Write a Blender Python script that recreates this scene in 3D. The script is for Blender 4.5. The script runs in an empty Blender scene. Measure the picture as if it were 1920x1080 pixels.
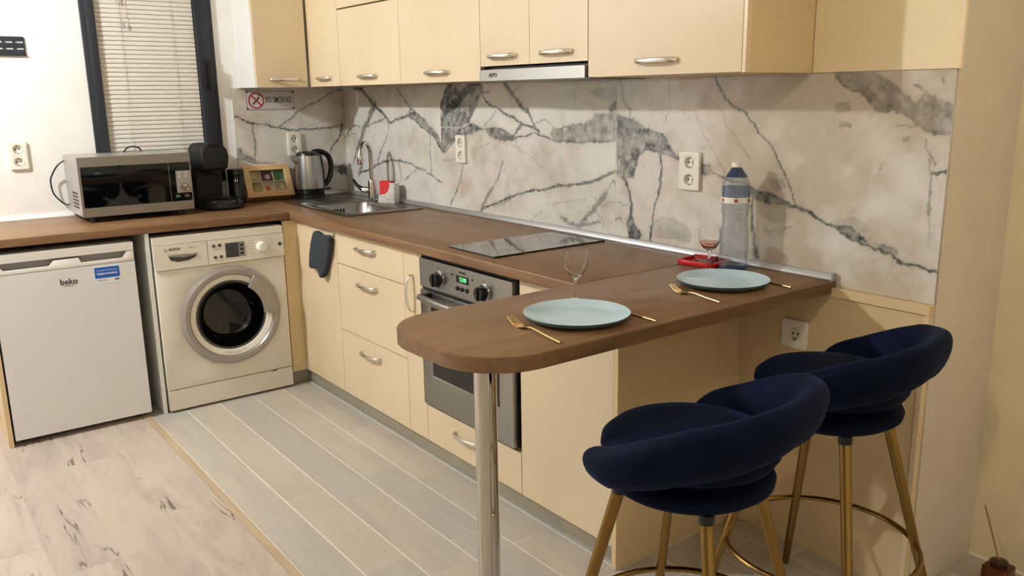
import bpy, bmesh, math, random
import numpy as np
from mathutils import Matrix, Vector

random.seed(7)
scene = bpy.context.scene
COL = scene.collection

# ---------------------------------------------------------------- camera
F, CX, CY = 1588.44, 987.75, 539.14
CAM = Vector((4.58896, -2.22947, 1.43479))
FW = Vector((-0.77162711, 0.59623699, -0.22156953))
RT = Vector((0.61347641, 0.78962788, -0.01159765))
UP = Vector((-0.16804253, 0.14487674, 0.97507561))
cam_data = bpy.data.cameras.new('camera')
cam = bpy.data.objects.new('camera', cam_data)
COL.objects.link(cam)
cam.matrix_world = Matrix(((RT.x, UP.x, -FW.x, CAM.x), (RT.y, UP.y, -FW.y, CAM.y),
                           (RT.z, UP.z, -FW.z, CAM.z), (0, 0, 0, 1)))
cam_data.sensor_fit = 'HORIZONTAL'
cam_data.sensor_width = 36.0
cam_data.lens = F / 1920 * 36.0
cam_data.shift_x = -(CX - 960) / 1920
cam_data.shift_y = (CY - 540) / 1920
cam_data.clip_start = 0.02
scene.camera = cam

# ---------------------------------------------------------------- world (night outside) and exposure
world = bpy.data.worlds.new('night')
scene.world = world
world.use_nodes = True
world.node_tree.nodes['Background'].inputs[0].default_value = (0.012, 0.015, 0.028, 1)
world.node_tree.nodes['Background'].inputs[1].default_value = 1.0
scene.view_settings.view_transform = 'Standard'
scene.view_settings.look = 'None'
scene.view_settings.gamma = 1.0
scene.view_settings.use_curve_mapping = False
scene.view_settings.exposure = 0.0
scene.cycles.use_denoising = True
scene.cycles.max_bounces = 8
scene.cycles.diffuse_bounces = 4
scene.cycles.glossy_bounces = 4
scene.cycles.caustics_reflective = False
scene.cycles.caustics_refractive = False

# ceiling lamps: bulb position, strength, colour; the last added to brighten the right corner
LAMPS = [((0.93, -2.76, 2.35), 1680.0, (0.945, 0.968, 1.0)),
         ((4.18, -2.76, 2.35), 330.0, (1.0, 0.88, 0.69)),
         ((4.70, -0.55, 2.37), 112.0, (1.0, 0.91, 0.77))]  # added unseen lamp, lifts the return and far walls

# ---------------------------------------------------------------- dimensions (metres)
ZC, TK = 0.888, 0.036          # worktop height, thickness
ZU = ZC - TK
XF, YF, YD = 0.602, -0.6194, -0.579
ZUP, YUP = 1.4878, -0.3196     # wall cabinets: underside, front plane

# ---------------------------------------------------------------- helpers
def W(o):
    m = o.matrix_basis.copy()
    while o.parent:
        o = o.parent
        m = o.matrix_basis @ m
    return m

def tag(o, label=None, cat=None, group=None, kind=None):
    if label: o['label'] = label
    if cat: o['category'] = cat
    if group: o['group'] = group
    if kind: o['kind'] = kind
    return o

def thing(name, label, cat, loc=(0, 0, 0), rz=0.0, group=None, rot=None):
    o = bpy.data.objects.new(name, None)
    o.empty_display_size = 0.05
    COL.objects.link(o)
    o.location = loc
    o.rotation_euler = rot if rot else (0, 0, rz)
    return tag(o, label, cat, group)

def link_mesh(name, me, mat, parent=None):
    o = bpy.data.objects.new(name, me)
    COL.objects.link(o)
    for m in (mat if isinstance(mat, (list, tuple)) else [mat]):
        me.materials.append(m)
    if parent: o.parent = parent
    return o

def mk(name, bm, mat, parent=None, smooth=35, local=False, normals=True):
    """Link a bmesh given in world coordinates (or the parent's, with local) as one mesh object."""
    loc = None
    if normals: bmesh.ops.recalc_face_normals(bm, faces=bm.faces)
    if parent is not None:
        if not local: bm.transform(W(parent).inverted())
    else:
        xs = [v.co for v in bm.verts]
        lo = Vector([min(c[i] for c in xs) for i in range(3)])
        hi = Vector([max(c[i] for c in xs) for i in range(3)])
        loc = Vector(((lo.x + hi.x) / 2, (lo.y + hi.y) / 2, lo.z))
        bmesh.ops.translate(bm, verts=bm.verts, vec=-loc)
    me = bpy.data.meshes.new(name)
    bm.to_mesh(me); bm.free()
    if smooth:
        me.shade_smooth()
        me.set_sharp_from_angle(angle=math.radians(smooth))
    o = link_mesh(name, me, mat, parent)
    if loc is not None: o.location = loc
    return o

def bev(bm, w, seg=2, ang=30):
    if w <= 0: return bm
    es = [e for e in bm.edges if len(e.link_faces) == 2 and e.calc_face_angle(0) > math.radians(ang)]
    if es: bmesh.ops.bevel(bm, geom=es, offset=w, segments=seg, profile=0.5, affect='EDGES', clamp_overlap=True)
    return bm

def add_box(bm, x0, x1, y0, y1, z0, z1):
    vs = [bm.verts.new((x, y, z)) for z in (z0, z1) for x, y in ((x0, y0), (x1, y0), (x1, y1), (x0, y1))]
    for f in ((3, 2, 1, 0), (4, 5, 6, 7), (0, 1, 5, 4), (1, 2, 6, 5), (2, 3, 7, 6), (3, 0, 4, 7)):
        bm.faces.new([vs[i] for i in f])
    return bm

def B(name, x0, x1, y0, y1, z0, z1, mat, parent=None, b=0.0015, seg=2, local=False):
    return mk(name, bev(add_box(bmesh.new(), x0, x1, y0, y1, z0, z1), b, seg), mat, parent, local=local)

def to3(axis, p, d):
    return {'z': (p[0], p[1], d), 'y': (p[0], d, p[1]), 'x': (d, p[0], p[1])}[axis]

def prism(outline, axis, d0, d1, holes=(), bm=None):
    bm = bm or bmesh.new()
    before = set(bm.faces)
    if not holes:
        f = bm.faces.new([bm.verts.new(to3(axis, p, d0)) for p in outline])
        faces = [f]
    else:
        es = []
        for loop in [outline] + list(holes):
            vs = [bm.verts.new(to3(axis, p, d0)) for p in loop]
            es += [bm.edges.new((vs[i], vs[(i + 1) % len(vs)])) for i in range(len(vs))]
        bmesh.ops.triangle_fill(bm, use_beauty=True, use_dissolve=False, edges=es)
        faces = [f for f in bm.faces if f not in before]
    r = bmesh.ops.extrude_face_region(bm, geom=faces)
    i = {'x': 0, 'y': 1, 'z': 2}[axis]
    v = [0, 0, 0]; v[i] = d1 - d0
    bmesh.ops.translate(bm, verts=[g for g in r['geom'] if isinstance(g, bmesh.types.BMVert)], vec=v)
    bmesh.ops.recalc_face_normals(bm, faces=bm.faces)
    return bm

def rrect(x0, x1, y0, y1, r, n=6):
    rs = r if isinstance(r, (list, tuple)) else [r] * 4
    out = []
    for (cx, cy, a0), q in zip(((x1, y1, 0), (x0, y1, 90), (x0, y0, 180), (x1, y0, 270)), rs):
        ox = cx - q if cx == x1 else cx + q
        oy = cy - q if cy == y1 else cy + q
        for k in range(n + 1):
            a = math.radians(a0 + 90 * k / n)
            out.append((ox + q * math.cos(a), oy + q * math.sin(a)))
    return out

def circ(cx, cy, r, n=24, a0=0):
    return [(cx + r * math.cos(a0 + 2 * math.pi * k / n), cy + r * math.sin(a0 + 2 * math.pi * k / n)) for k in range(n)]

def lathe(prof, n=32, c=(0, 0, 0), axis='z', sx=1.0, sy=1.0, bm=None, close=False, cap=True):
    """prof: (radius, height) from one end to the other."""
    bm = bm or bmesh.new()
    rings = []
    for r, h in prof:
        if r < 1e-6:
            rings.append([(0, 0, h)])
        else:
            rings.append([(r * sx * math.cos(2 * math.pi * k / n), r * sy * math.sin(2 * math.pi * k / n), h) for k in range(n)])
    def place(p):
        if axis == 'x': p = (p[2], p[0], p[1])
        elif axis == 'y': p = (p[0], -p[2], p[1])
        return bm.verts.new((p[0] + c[0], p[1] + c[1], p[2] + c[2]))
    vr = [[place(p) for p in ring] for ring in rings]
    for a, b in list(zip(vr, vr[1:])) + ([(vr[-1], vr[0])] if close else []):
        if len(a) == 1 and len(b) == 1: continue
        for k in range(n):
            k2 = (k + 1) % n
            if len(a) == 1: bm.faces.new((a[0], b[k], b[k2]))
            elif len(b) == 1: bm.faces.new((a[k], b[0], a[k2]))
            else: bm.faces.new((a[k], b[k], b[k2], a[k2]))
    for ring in (vr[0], vr[-1]):
        if len(ring) > 1 and cap and not close: bm.faces.new(ring)
    return bm

def smooth_path(pts, n=6):
    P = [Vector(p) for p in pts]
    P = [P[0] * 2 - P[1]] + P + [P[-1] * 2 - P[-2]]
    out = []
    for i in range(1, len(P) - 2):
        for k in range(n):
            t = k / n
            a, b, c, d = P[i - 1:i + 3]
            out.append(0.5 * ((2 * b) + (c - a) * t + (2 * a - 5 * b + 4 * c - d) * t * t + (3 * b - a - 3 * c + d) * t ** 3))
    out.append(P[-2])
    return out

def tube(pts, r, n=10, closed=False, sq=1.0, bm=None, ref=None):
    """r: radius or list of radii; sq flattens the section along the second frame axis."""
    bm = bm or bmesh.new()
    P = [Vector(p) for p in pts]
    N = len(P)
    rs = r if isinstance(r, (list, tuple)) else [r] * N
    T = []
    for i in range(N):
        a = P[(i - 1) % N] if closed or i else P[0]
        b = P[(i + 1) % N] if closed or i < N - 1 else P[-1]
        T.append((b - a).normalized())
    u = Vector(ref) if ref else T[0].orthogonal()
    rings = []
    for i in range(N):
        u = (u - T[i] * u.dot(T[i]))
        u = u.normalized() if u.length > 1e-6 else T[i].orthogonal().normalized()
        w = T[i].cross(u)
        rings.append([bm.verts.new(P[i] + (u * math.cos(2 * math.pi * k / n) + w * sq * math.sin(2 * math.pi * k / n)) * rs[i]) for k in range(n)])
    for i in range(N if closed else N - 1):
        a, b = rings[i], rings[(i + 1) % N]
        for k in range(n):
            bm.faces.new((a[k], a[(k + 1) % n], b[(k + 1) % n], b[k]))
    if not closed:
        bm.faces.new(rings[0]); bm.faces.new(rings[-1])
    return bm

ORI = {'-y': ((1, 0, 0), (0, 0, 1), (0, -1, 0)), '+x': ((0, 1, 0), (0, 0, 1), (1, 0, 0)), '+z': ((1, 0, 0), (0, 1, 0), (0, 0, 1))}

def text(name, body, at, size, face, mat, parent=None, sx=1.0, tilt=0.0, depth=0.0006, bold=0.0, space=1.0):
    cu = bpy.data.curves.new(name, 'FONT')
    cu.body = body; cu.size = size; cu.extrude = depth / 2; cu.align_x = 'CENTER'; cu.align_y = 'CENTER'; cu.offset = bold
    cu.resolution_u = 3; cu.space_character = space
    tmp = bpy.data.objects.new(name + '_tmp', cu)
    COL.objects.link(tmp)
    dg = bpy.context.evaluated_depsgraph_get()
    me0 = bpy.data.meshes.new_from_object(tmp.evaluated_get(dg))
    bpy.data.objects.remove(tmp); bpy.data.curves.remove(cu)
    bm = bmesh.new(); bm.from_mesh(me0); bpy.data.meshes.remove(me0)
    c = ORI[face] if isinstance(face, str) else face
    R = Matrix([[c[j][i] for j in range(3)] for i in range(3)]).to_4x4()
    bm.transform(Matrix.Translation(at) @ R @ Matrix.Rotation(tilt, 4, 'Z') @ Matrix.Diagonal((sx, 1, 1, 1)))
    return mk(name, bm, mat, parent, smooth=0, normals=False)

def copy_tree(o, parent=None):
    c = o.copy(); COL.objects.link(c); c.parent = parent
    for ch in list(o.children): copy_tree(ch, c)
    return c

# ---------------------------------------------------------------- materials
def s2l(r, g, b):
    f = lambda c: (c / 255) / 12.92 if c / 255 <= 0.04045 else ((c / 255 + 0.055) / 1.055) ** 2.4
    return (f(r), f(g), f(b), 1)

def mat(name, rgb, rough=0.5, metal=0.0, spec=0.5, coat=0.0, trans=0.0, ior=1.45, sheen=0.0, emit=None, es=0.0):
    m = bpy.data.materials.new(name); m.use_nodes = True
    p = m.node_tree.nodes['Principled BSDF']
    p.inputs['Base Color'].default_value = s2l(*rgb)
    p.inputs['Roughness'].default_value = rough
    p.inputs['Metallic'].default_value = metal
    p.inputs['Specular IOR Level'].default_value = spec
    p.inputs['Coat Weight'].default_value = coat
    p.inputs['Coat Roughness'].default_value = 0.05
    p.inputs['Transmission Weight'].default_value = trans
    p.inputs['IOR'].default_value = ior
    p.inputs['Sheen Weight'].default_value = sheen
    if emit:
        p.inputs['Emission Color'].default_value = s2l(*emit) if max(emit) > 1.01 else (*emit, 1)
        p.inputs['Emission Strength'].default_value = es
    return m

def nodes(m):
    return m.node_tree, m.node_tree.nodes['Principled BSDF'], m.node_tree.nodes.new, m.node_tree.links.new

def coords(m, scale, space='Object', rand=False):
    nt, p, N, L = nodes(m)
    tc = N('ShaderNodeTexCoord'); mp = N('ShaderNodeMapping')
    L(tc.outputs[space], mp.inputs['Vector']); mp.inputs['Scale'].default_value = scale
    if rand:
        oi = N('ShaderNodeObjectInfo'); ml = N('ShaderNodeMath'); ml.operation = 'MULTIPLY'; ml.inputs[1].default_value = 37.0
        L(oi.outputs['Random'], ml.inputs[0])
        cb = N('ShaderNodeCombineXYZ'); L(ml.outputs[0], cb.inputs[0]); L(ml.outputs[0], cb.inputs[1]); L(ml.outputs[0], cb.inputs[2])
        L(cb.outputs[0], mp.inputs['Location'])
    return mp

def noise(m, vec, scale, detail=4, rough=0.55, dist=0.0):
    nt, p, N, L = nodes(m)
    n = N('ShaderNodeTexNoise'); L(vec, n.inputs['Vector'])
    n.inputs['Scale'].default_value = scale; n.inputs['Detail'].default_value = detail
    n.inputs['Roughness'].default_value = rough; n.inputs['Distortion'].default_value = dist
    return n.outputs['Fac']

def ramp(m, fac, stops):
    nt, p, N, L = nodes(m)
    r = N('ShaderNodeValToRGB'); L(fac, r.inputs['Fac'])
    el = r.color_ramp.elements
    while len(el) < len(stops): el.new(0.5)
    for e, (q, c) in zip(el, stops): e.position = q; e.color = s2l(*c) if len(c) == 3 else c
    return r.outputs['Color']

def mixc(m, fac, a, b, mode='MIX'):
    nt, p, N, L = nodes(m)
    x = N('ShaderNodeMix'); x.data_type = 'RGBA'; x.blend_type = mode
    for sock, val in ((x.inputs[0], fac), (x.inputs[6], a), (x.inputs[7], b)):
        if hasattr(val, 'links'): L(val, sock)
        else: sock.default_value = val
    return x.outputs[2]

def bump(m, fac, strength=0.1, dist=0.002):
    nt, p, N, L = nodes(m)
    b = N('ShaderNodeBump'); b.inputs['Strength'].default_value = strength; b.inputs['Distance'].default_value = dist
    L(fac, b.inputs['Height']); L(b.outputs[0], p.inputs['Normal'])

def setc(m, c): m.node_tree.links.new(c, m.node_tree.nodes['Principled BSDF'].inputs['Base Color'])

def thin(name, rgb, f0=0.06, haze=0.0):
    """Thin-walled clear material: lets light straight through, reflects at grazing angles."""
    m = bpy.data.materials.new(name); m.use_nodes = True
    nt = m.node_tree; N, L = nt.nodes.new, nt.links.new
    nt.nodes.remove(nt.nodes['Principled BSDF'])
    out = nt.nodes['Material Output']
    tr = N('ShaderNodeBsdfTransparent'); tr.inputs[0].default_value = s2l(*rgb)
    gl = N('ShaderNodeBsdfGlossy'); gl.inputs['Roughness'].default_value = 0.02
    lw = N('ShaderNodeLayerWeight'); lw.inputs[0].default_value = 0.5
    pw = N('ShaderNodeMath'); pw.operation = 'POWER'; pw.inputs[1].default_value = 3.0; L(lw.outputs['Facing'], pw.inputs[0])
    ad = N('ShaderNodeMath'); ad.operation = 'MULTIPLY_ADD'; ad.inputs[1].default_value = 0.75; ad.inputs[2].default_value = f0; ad.use_clamp = True
    L(pw.outputs[0], ad.inputs[0])
    mx = N('ShaderNodeMixShader'); L(ad.outputs[0], mx.inputs[0])
    if haze > 0:
        df = N('ShaderNodeBsdfDiffuse'); df.inputs[0].default_value = s2l(*rgb)
        m2 = N('ShaderNodeMixShader'); m2.inputs[0].default_value = haze
        L(tr.outputs[0], m2.inputs[1]); L(df.outputs[0], m2.inputs[2]); L(m2.outputs[0], mx.inputs[1])
    else: L(tr.outputs[0], mx.inputs[1])
    L(gl.outputs[0], mx.inputs[2]); L(mx.outputs[0], out.inputs['Surface'])
    return m

def noisy(name, rgb, amt, scale, **k):
    """A plain colour with faint mottling and relief."""
    m = mat(name, rgb, **k)
    v = coords(m, (1, 1, 1)); f = noise(m, v.outputs[0], scale, 5)
    lo = tuple(max(0, c * (1 - amt)) for c in rgb); hi = tuple(min(255, c * (1 + amt)) for c in rgb)
    setc(m, ramp(m, f, [(0.3, lo), (0.7, hi)])); bump(m, f, 0.05, 0.001)
    return m

def wood(name, dark, mid, light, along, rough=0.38, sc=1.0):
    m = mat(name, mid, rough=rough)
    s = [9 * sc] * 3; s[along] = 0.8 * sc
    v = coords(m, s)
    a = noise(m, v.outputs[0], 2.2, 8, 0.62, 0.6)
    s2 = [90 * sc] * 3; s2[along] = 2.5 * sc
    v2 = coords(m, s2); b = noise(m, v2.outputs[0], 1.5, 3, 0.5)
    c1 = ramp(m, a, [(0.28, dark), (0.5, mid), (0.72, light)])
    c2 = ramp(m, b, [(0.3, (120, 115, 110)), (0.62, (140, 140, 140))])
    setc(m, mixc(m, 0.55, c1, c2, 'OVERLAY')); bump(m, b, 0.08, 0.0006)
    return m

M = {}
M['cream'] = noisy('cream_gloss', (223, 203, 169), 0.012, 3, rough=0.16, spec=0.5)
M['cream_edge'] = mat('cream_edge', (230, 208, 170), rough=0.3)
M['cream_matt'] = noisy('cream_matt_board', (220, 195, 150), 0.02, 4, rough=0.34)
M['carcass'] = mat('carcass_board', (150, 130, 100), rough=0.5)  # boards darkened so the gaps between fronts read as shade
M['white_board'] = mat('white_board', (226, 224, 216), rough=0.45)
M['plaster'] = noisy('white_wall_paint', (243, 240, 233), 0.015, 9, rough=0.85)
M['plaster_warm'] = noisy('warm_wall_paint', (242, 226, 190), 0.02, 7, rough=0.85)
M['plaster_beige'] = noisy('beige_wall_paint', (220, 208, 188), 0.02, 6, rough=0.85)
M['plaster_yellow'] = noisy('yellow_wall_paint', (246, 225, 186), 0.015, 5, rough=0.6)
M['ceiling'] = mat('ceiling_paint', (232, 229, 222), rough=0.9)
M['plaster_dim'] = mat('dimmed_wall_paint', (176, 168, 156), rough=0.9)  # unseen front wall, darkened to cut bounced light
M['oak_x'] = wood('oak_grain_along_run', (124, 90, 60), (150, 113, 78), (168, 130, 92), 0)
M['oak_y'] = wood('oak_grain_across_run', (124, 90, 60), (150, 113, 78), (168, 130, 92), 1)
M['oak_edge'] = wood('oak_edging', (108, 80, 54), (142, 108, 76), (158, 124, 90), 1, rough=0.42)
M['steel'] = mat('brushed_steel', (164, 162, 158), rough=0.3, metal=1.0)
M['steel_dark'] = mat('dark_steel', (120, 117, 110), rough=0.3, metal=1.0)
M['chrome'] = mat('chrome', (205, 204, 200), rough=0.07, metal=1.0)
M['nickel'] = mat('champagne_nickel', (232, 226, 212), rough=0.16, metal=0.85)
M['alu'] = mat('aluminium_trim', (196, 196, 196), rough=0.35, metal=0.7)
M['brass'] = mat('polished_brass', (146, 117, 66), rough=0.17, metal=1.0)
M['gold'] = mat('gold_cutlery', (218, 184, 122), rough=0.2, metal=1.0)
M['black'] = mat('black_plastic', (16, 16, 17), rough=0.3)
M['black_matt'] = mat('black_matt', (14, 14, 15), rough=0.6)
M['black_gloss'] = mat('black_glass', (6, 6, 7), rough=0.03, spec=0.6)
M['hob'] = mat('hob_glass', (8, 8, 8), rough=0.02, spec=0.7, coat=0.5)
M['anthracite'] = mat('anthracite_frame', (38, 41, 47), rough=0.45)
M['white'] = mat('white_enamel', (232, 229, 222), rough=0.25)
M['fridge_white'] = noisy('fridge_door_white', (230, 229, 228), 0.006, 3, rough=0.32)
M['plastic_white'] = mat('white_plastic', (240, 235, 222), rough=0.3)
M['washer'] = mat('washer_enamel', (228, 223, 208), rough=0.28)
M['washer_pan'] = mat('washer_panel', (233, 228, 214), rough=0.35)
M['silver'] = mat('silver_plastic', (166, 160, 154), rough=0.32, metal=0.35)
M['grey_plastic'] = mat('grey_plastic', (150, 146, 144), rough=0.45)
M['dark_grey'] = mat('dark_grey_plastic', (72, 70, 68), rough=0.45)
M['text_dark'] = mat('printed_dark', (40, 38, 36), rough=0.6)
M['text_grey'] = mat('printed_grey', (168, 160, 146), rough=0.6)
M['text_white'] = mat('printed_white', (232, 236, 245), rough=0.6)
M['red'] = mat('red_plastic', (190, 22, 30), rough=0.3)
M['red_print'] = mat('printed_red', (176, 34, 50), rough=0.5)
M['blue_print'] = mat('printed_blue', (24, 92, 186), rough=0.4)
M['sponge'] = noisy('red_sponge', (226, 62, 66), 0.1, 160, rough=0.9)
M['lcd'] = mat('washer_display', (62, 64, 62), rough=0.2)
M['lcd_green'] = mat('green_digits', (20, 60, 30), rough=0.4, emit=(0.15, 0.9, 0.25), es=1.6)
M['glass'] = mat('clear_glass', (255, 255, 255), rough=0.0, trans=1.0, ior=1.32)
M['thin_glass'] = thin('lid_glass', (250, 250, 246), 0.05)
M['window_glass'] = thin('window_glass', (230, 236, 240), 0.06)
M['pet'] = thin('bottle_plastic', (232, 236, 240), 0.07, 0.06)
M['pet_blue'] = thin('blue_bottle_plastic', (112, 146, 186), 0.06, 0.2)
M['wine'] = thin('rose_wine', (244, 208, 194), 0.03, 0.08)
M['plate'] = noisy('pale_blue_glaze', (192, 219, 230), 0.02, 14, rough=0.12)
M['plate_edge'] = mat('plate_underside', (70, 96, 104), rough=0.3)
M['slat'] = mat('blind_slat', (222, 216, 204), rough=0.4)
M['cord_white'] = mat('blind_cord', (205, 198, 186), rough=0.7)
M['pine'] = wood('pine_wood', (206, 178, 128), (226, 202, 156), (236, 216, 174), 1, rough=0.55)
M['dark_wood'] = mat('dark_brown_lacquer', (52, 30, 16), rough=0.25)
M['amber'] = mat('amber_glass', (112, 52, 20), rough=0.05, trans=0.45, ior=1.4)
M['reed'] = mat('reed_stick', (150, 112, 66), rough=0.7)
M['plinth'] = noisy('grey_plinth', (150, 142, 124), 0.03, 6, rough=0.4)
M['towel'] = noisy('charcoal_fabric', (46, 52, 58), 0.15, 220, rough=0.95)
M['sign'] = mat('sign_plate', (214, 206, 204), rough=0.35, metal=0.2)
M['bulb'] = None
def velvet():
    m = mat('navy_velvet', (12, 20, 44), rough=0.7, sheen=0.13, spec=0.1)
    nt, p, N, L = nodes(m)
    p.inputs['Sheen Roughness'].default_value = 0.35
    p.inputs['Sheen Tint'].default_value = s2l(64, 110, 190)
    v = coords(m, (1, 1, 1)); f = noise(m, v.outputs[0], 6, 5, 0.6)
    setc(m, ramp(m, f, [(0.3, (2, 8, 24)), (0.7, (5, 18, 46))])); bump(m, noise(m, v.outputs[0], 700, 2), 0.12, 0.0006)
    return m
M['velvet'] = velvet()

def floor_tile():
    m = mat('grey_wood_look_tile', (190, 183, 172), rough=0.36)
    v = coords(m, (1.6, 14, 1), rand=True); a = noise(m, v.outputs[0], 1.6, 7, 0.6, 0.5)
    c = ramp(m, a, [(0.25, (202, 198, 191)), (0.5, (214, 210, 203)), (0.75, (224, 220, 213))])
    nt, p, N, L = nodes(m)
    oi = N('ShaderNodeObjectInfo')
    t = ramp(m, oi.outputs['Random'], [(0, (206, 204, 200)), (0.5, (216, 211, 203)), (1, (226, 218, 206))])
    setc(m, mixc(m, 0.85, c, t, 'MULTIPLY')); bump(m, a, 0.04, 0.001)
    return m
M['tile_floor'] = floor_tile()
M['grout'] = mat('pale_grout', (244, 236, 220), rough=0.9)

def plank():
    m = mat('whitewashed_rustic_plank', (216, 206, 194), rough=0.42)
    nt, p, N, L = nodes(m)
    v = coords(m, (1.3, 5.5, 1), rand=True)
    a = noise(m, v.outputs[0], 2.0, 7, 0.62, 1.4)
    base = ramp(m, a, [(0.22, (158, 145, 137)), (0.40, (184, 172, 163)), (0.58, (198, 187, 175)), (0.78, (194, 180, 152))])
    # long split cracks: the zero line of a stretched noise, broken up by a second one
    v2 = coords(m, (0.75, 7.5, 1), rand=True)
    b = noise(m, v2.outputs[0], 1.0, 4, 0.5, 0.25)
    line = ramp(m, b, [(0.446, (0, 0, 0)), (0.454, (255, 255, 255)), (0.456, (255, 255, 255)), (0.464, (0, 0, 0))])
    v3 = coords(m, (2.6, 6.0, 1), rand=True)
    k = noise(m, v3.outputs[0], 1.5, 3, 0.5, 0.4)
    gate = ramp(m, k, [(0.48, (0, 0, 0)), (0.57, (255, 255, 255))])
    crack = mixc(m, 1.0, line, gate, 'MULTIPLY')
    v4 = coords(m, (3.0, 8.0, 1), rand=True)
    q = noise(m, v4.outputs[0], 1.7, 4, 0.6, 1.0)
    knot = ramp(m, q, [(0.60, (0, 0, 0)), (0.80, (150, 150, 150))])
    c = mixc(m, knot, base, s2l(142, 128, 118))
    c = mixc(m, crack, c, s2l(84, 68, 58))
    oi = N('ShaderNodeObjectInfo')
    t = ramp(m, oi.outputs['Random'], [(0, (236, 231, 228)), (1, (255, 251, 244))])
    setc(m, mixc(m, 1.0, c, t, 'MULTIPLY')); bump(m, b, 0.06, 0.001)
    return m
M['plank'] = plank()
M['strip'] = wood('yellow_transition_strip', (188, 174, 142), (204, 190, 158), (214, 202, 174), 0, rough=0.5)

def marble():
    m = mat('veined_marble_tile', (206, 200, 190), rough=0.09, spec=0.5)
    nt, p, N, L = nodes(m)
    at = N('ShaderNodeAttribute'); at.attribute_name = 'vein'
    sp = N('ShaderNodeSeparateColor'); L(at.outputs['Color'], sp.inputs[0])
    base = ramp(m, sp.outputs[1], [(0.15, (192, 180, 160)), (0.5, (219, 213, 203)), (0.8, (229, 225, 217))])
    dk = ramp(m, sp.outputs[2], [(0.2, (62, 69, 65)), (0.55, (82, 84, 80)), (0.9, (100, 94, 86))])
    v = coords(m, (1, 1, 1)); f = noise(m, v.outputs[0], 90, 4, 0.6)
    ml = N('ShaderNodeMapRange'); L(f, ml.inputs[0])
    ml.inputs[1].default_value = 0.3; ml.inputs[2].default_value = 0.7; ml.inputs[3].default_value = 0.78; ml.inputs[4].default_value = 1.15
    mu = N('ShaderNodeMath'); mu.operation = 'MULTIPLY'; mu.use_clamp = True
    L(sp.outputs[0], mu.inputs[0]); L(ml.outputs[0], mu.inputs[1])
    setc(m, mixc(m, mu.outputs[0], base, dk))
    return m
M['marble'] = marble()
M['caddy'] = None
def caddy_marble():
    m = mat('marble_look_ceramic', (222, 218, 208), rough=0.25)
    v = coords(m, (30, 30, 18)); f = noise(m, v.outputs[0], 1.0, 5, 0.6, 2.0)
    setc(m, ramp(m, f, [(0.40, (226, 222, 212)), (0.47, (226, 222, 212)), (0.5, (150, 146, 138)), (0.53, (224, 220, 210)), (1, (230, 226, 218))]))
    return m
M['caddy'] = caddy_marble()

# ================================================================ THE ROOM
def struct(o): return tag(o, kind='structure')

X1, Y0, ZT, YFAR, XR = 6.2, -4.4, 2.45, 0.378, 3.510
floor = struct(B('floor', -0.1, X1, Y0, 0.5, -0.10, -0.0012, M['grout'], b=0))
ceiling = struct(B('ceiling', -0.1, X1, Y0, 0.5, ZT, ZT + 0.1, M['ceiling'], b=0))
# left wall with the window opening
WY0, WY1, WZ0, WZ1 = -1.329, -0.713, 1.005, 2.13
wall_left = struct(mk('wall_left', prism([(Y0, 0.0), (0.0, 0.0), (0.0, ZT), (Y0, ZT)], 'x', -0.14, 0.0,
                   holes=[[(WY0, WZ0), (WY1, WZ0), (WY1, WZ1), (WY0, WZ1)]]), M['plaster'], smooth=0))
wall_back = struct(B('wall_back', -0.1, XR - 0.02, 0.0, 0.14, 0.0, ZT, M['plaster_warm'], b=0))
B('plaster_face', 3.092, 3.519, -0.013, 0.0, 1.4885, ZT, M['plaster_yellow'], wall_back, b=0.004, seg=3)
wall_right = struct(B('wall_right', XR - 0.02, XR, 0.0, YFAR, 0.0, ZT, M['plaster_beige'], b=0))
wall_far = struct(B('wall_far', XR - 0.1, X1, YFAR, YFAR + 0.1, 0.0, ZT, M['plaster_warm'], b=0))
wall_end = struct(B('wall_end', X1, X1 + 0.1, Y0, 0.5, 0.0, ZT, M['plaster'], b=0))
wall_front = struct(B('wall_front', -0.1, X1 + 0.1, Y0 - 0.1, Y0, 0.0, ZT, M['plaster_dim'], b=0))

# floor: grey wood-look tiles on the kitchen side, rustic planks on the room side, a strip between
rows = [-1.345, -1.195, -1.0425, -0.8805, -0.7275, -0.570, -0.415, -0.26, -0.105, 0.05, 0.205, 0.36]
mesh_cache = {}
def floor_piece(name, x0, x1, y0, y1, m):
    key = (round(x1 - x0, 4), round(y1 - y0, 4), m.name)
    if key not in mesh_cache:
        bm = bev(add_box(bmesh.new(), 0, x1 - x0, 0, y1 - y0, -0.0012, 0.0), 0.0005, 1)
        me = bpy.data.meshes.new(name); bmesh.ops.recalc_face_normals(bm, faces=bm.faces); bm.to_mesh(me); bm.free()
        me.materials.append(m); mesh_cache[key] = me
    o = bpy.data.objects.new(name, mesh_cache[key]); COL.objects.link(o)
    o.parent = floor
    o.matrix_basis = W(floor).inverted() @ Matrix.Translation((x0, y0, 0))
    return o
TL = 0.6155
for i in range(len(rows) - 1):
    a, b = rows[i], rows[i + 1]
    off = 1.323 if i % 2 == 0 else 1.178 + TL
    k0 = -2 if i < 5 else 1
    for k in range(k0, 7):
        x0 = off + (k - 1) * TL
        x1 = x0 + TL
        x0, x1 = max(x0, 0.02 if i < 5 else 2.889), min(x1, 5.2)
        b2 = b
        if i >= 5 and a < 0 < b:                      # the row that meets the wall: cut round its corner
            if min(x1, XR) - x0 > 0.03: floor_piece('floor_tile', x0 + 0.0022, min(x1, XR) - 0.0022, a + 0.0022, -0.024, M['tile_floor'])
            x0 = max(x0, XR)
        elif i >= 5 and a >= 0: x0 = max(x0, XR)
        if x1 - x0 < 0.03: continue
        floor_piece('floor_tile', x0 + 0.0022, x1 - 0.0022, a + 0.0022, b - 0.0022, M['tile_floor'])
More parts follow.
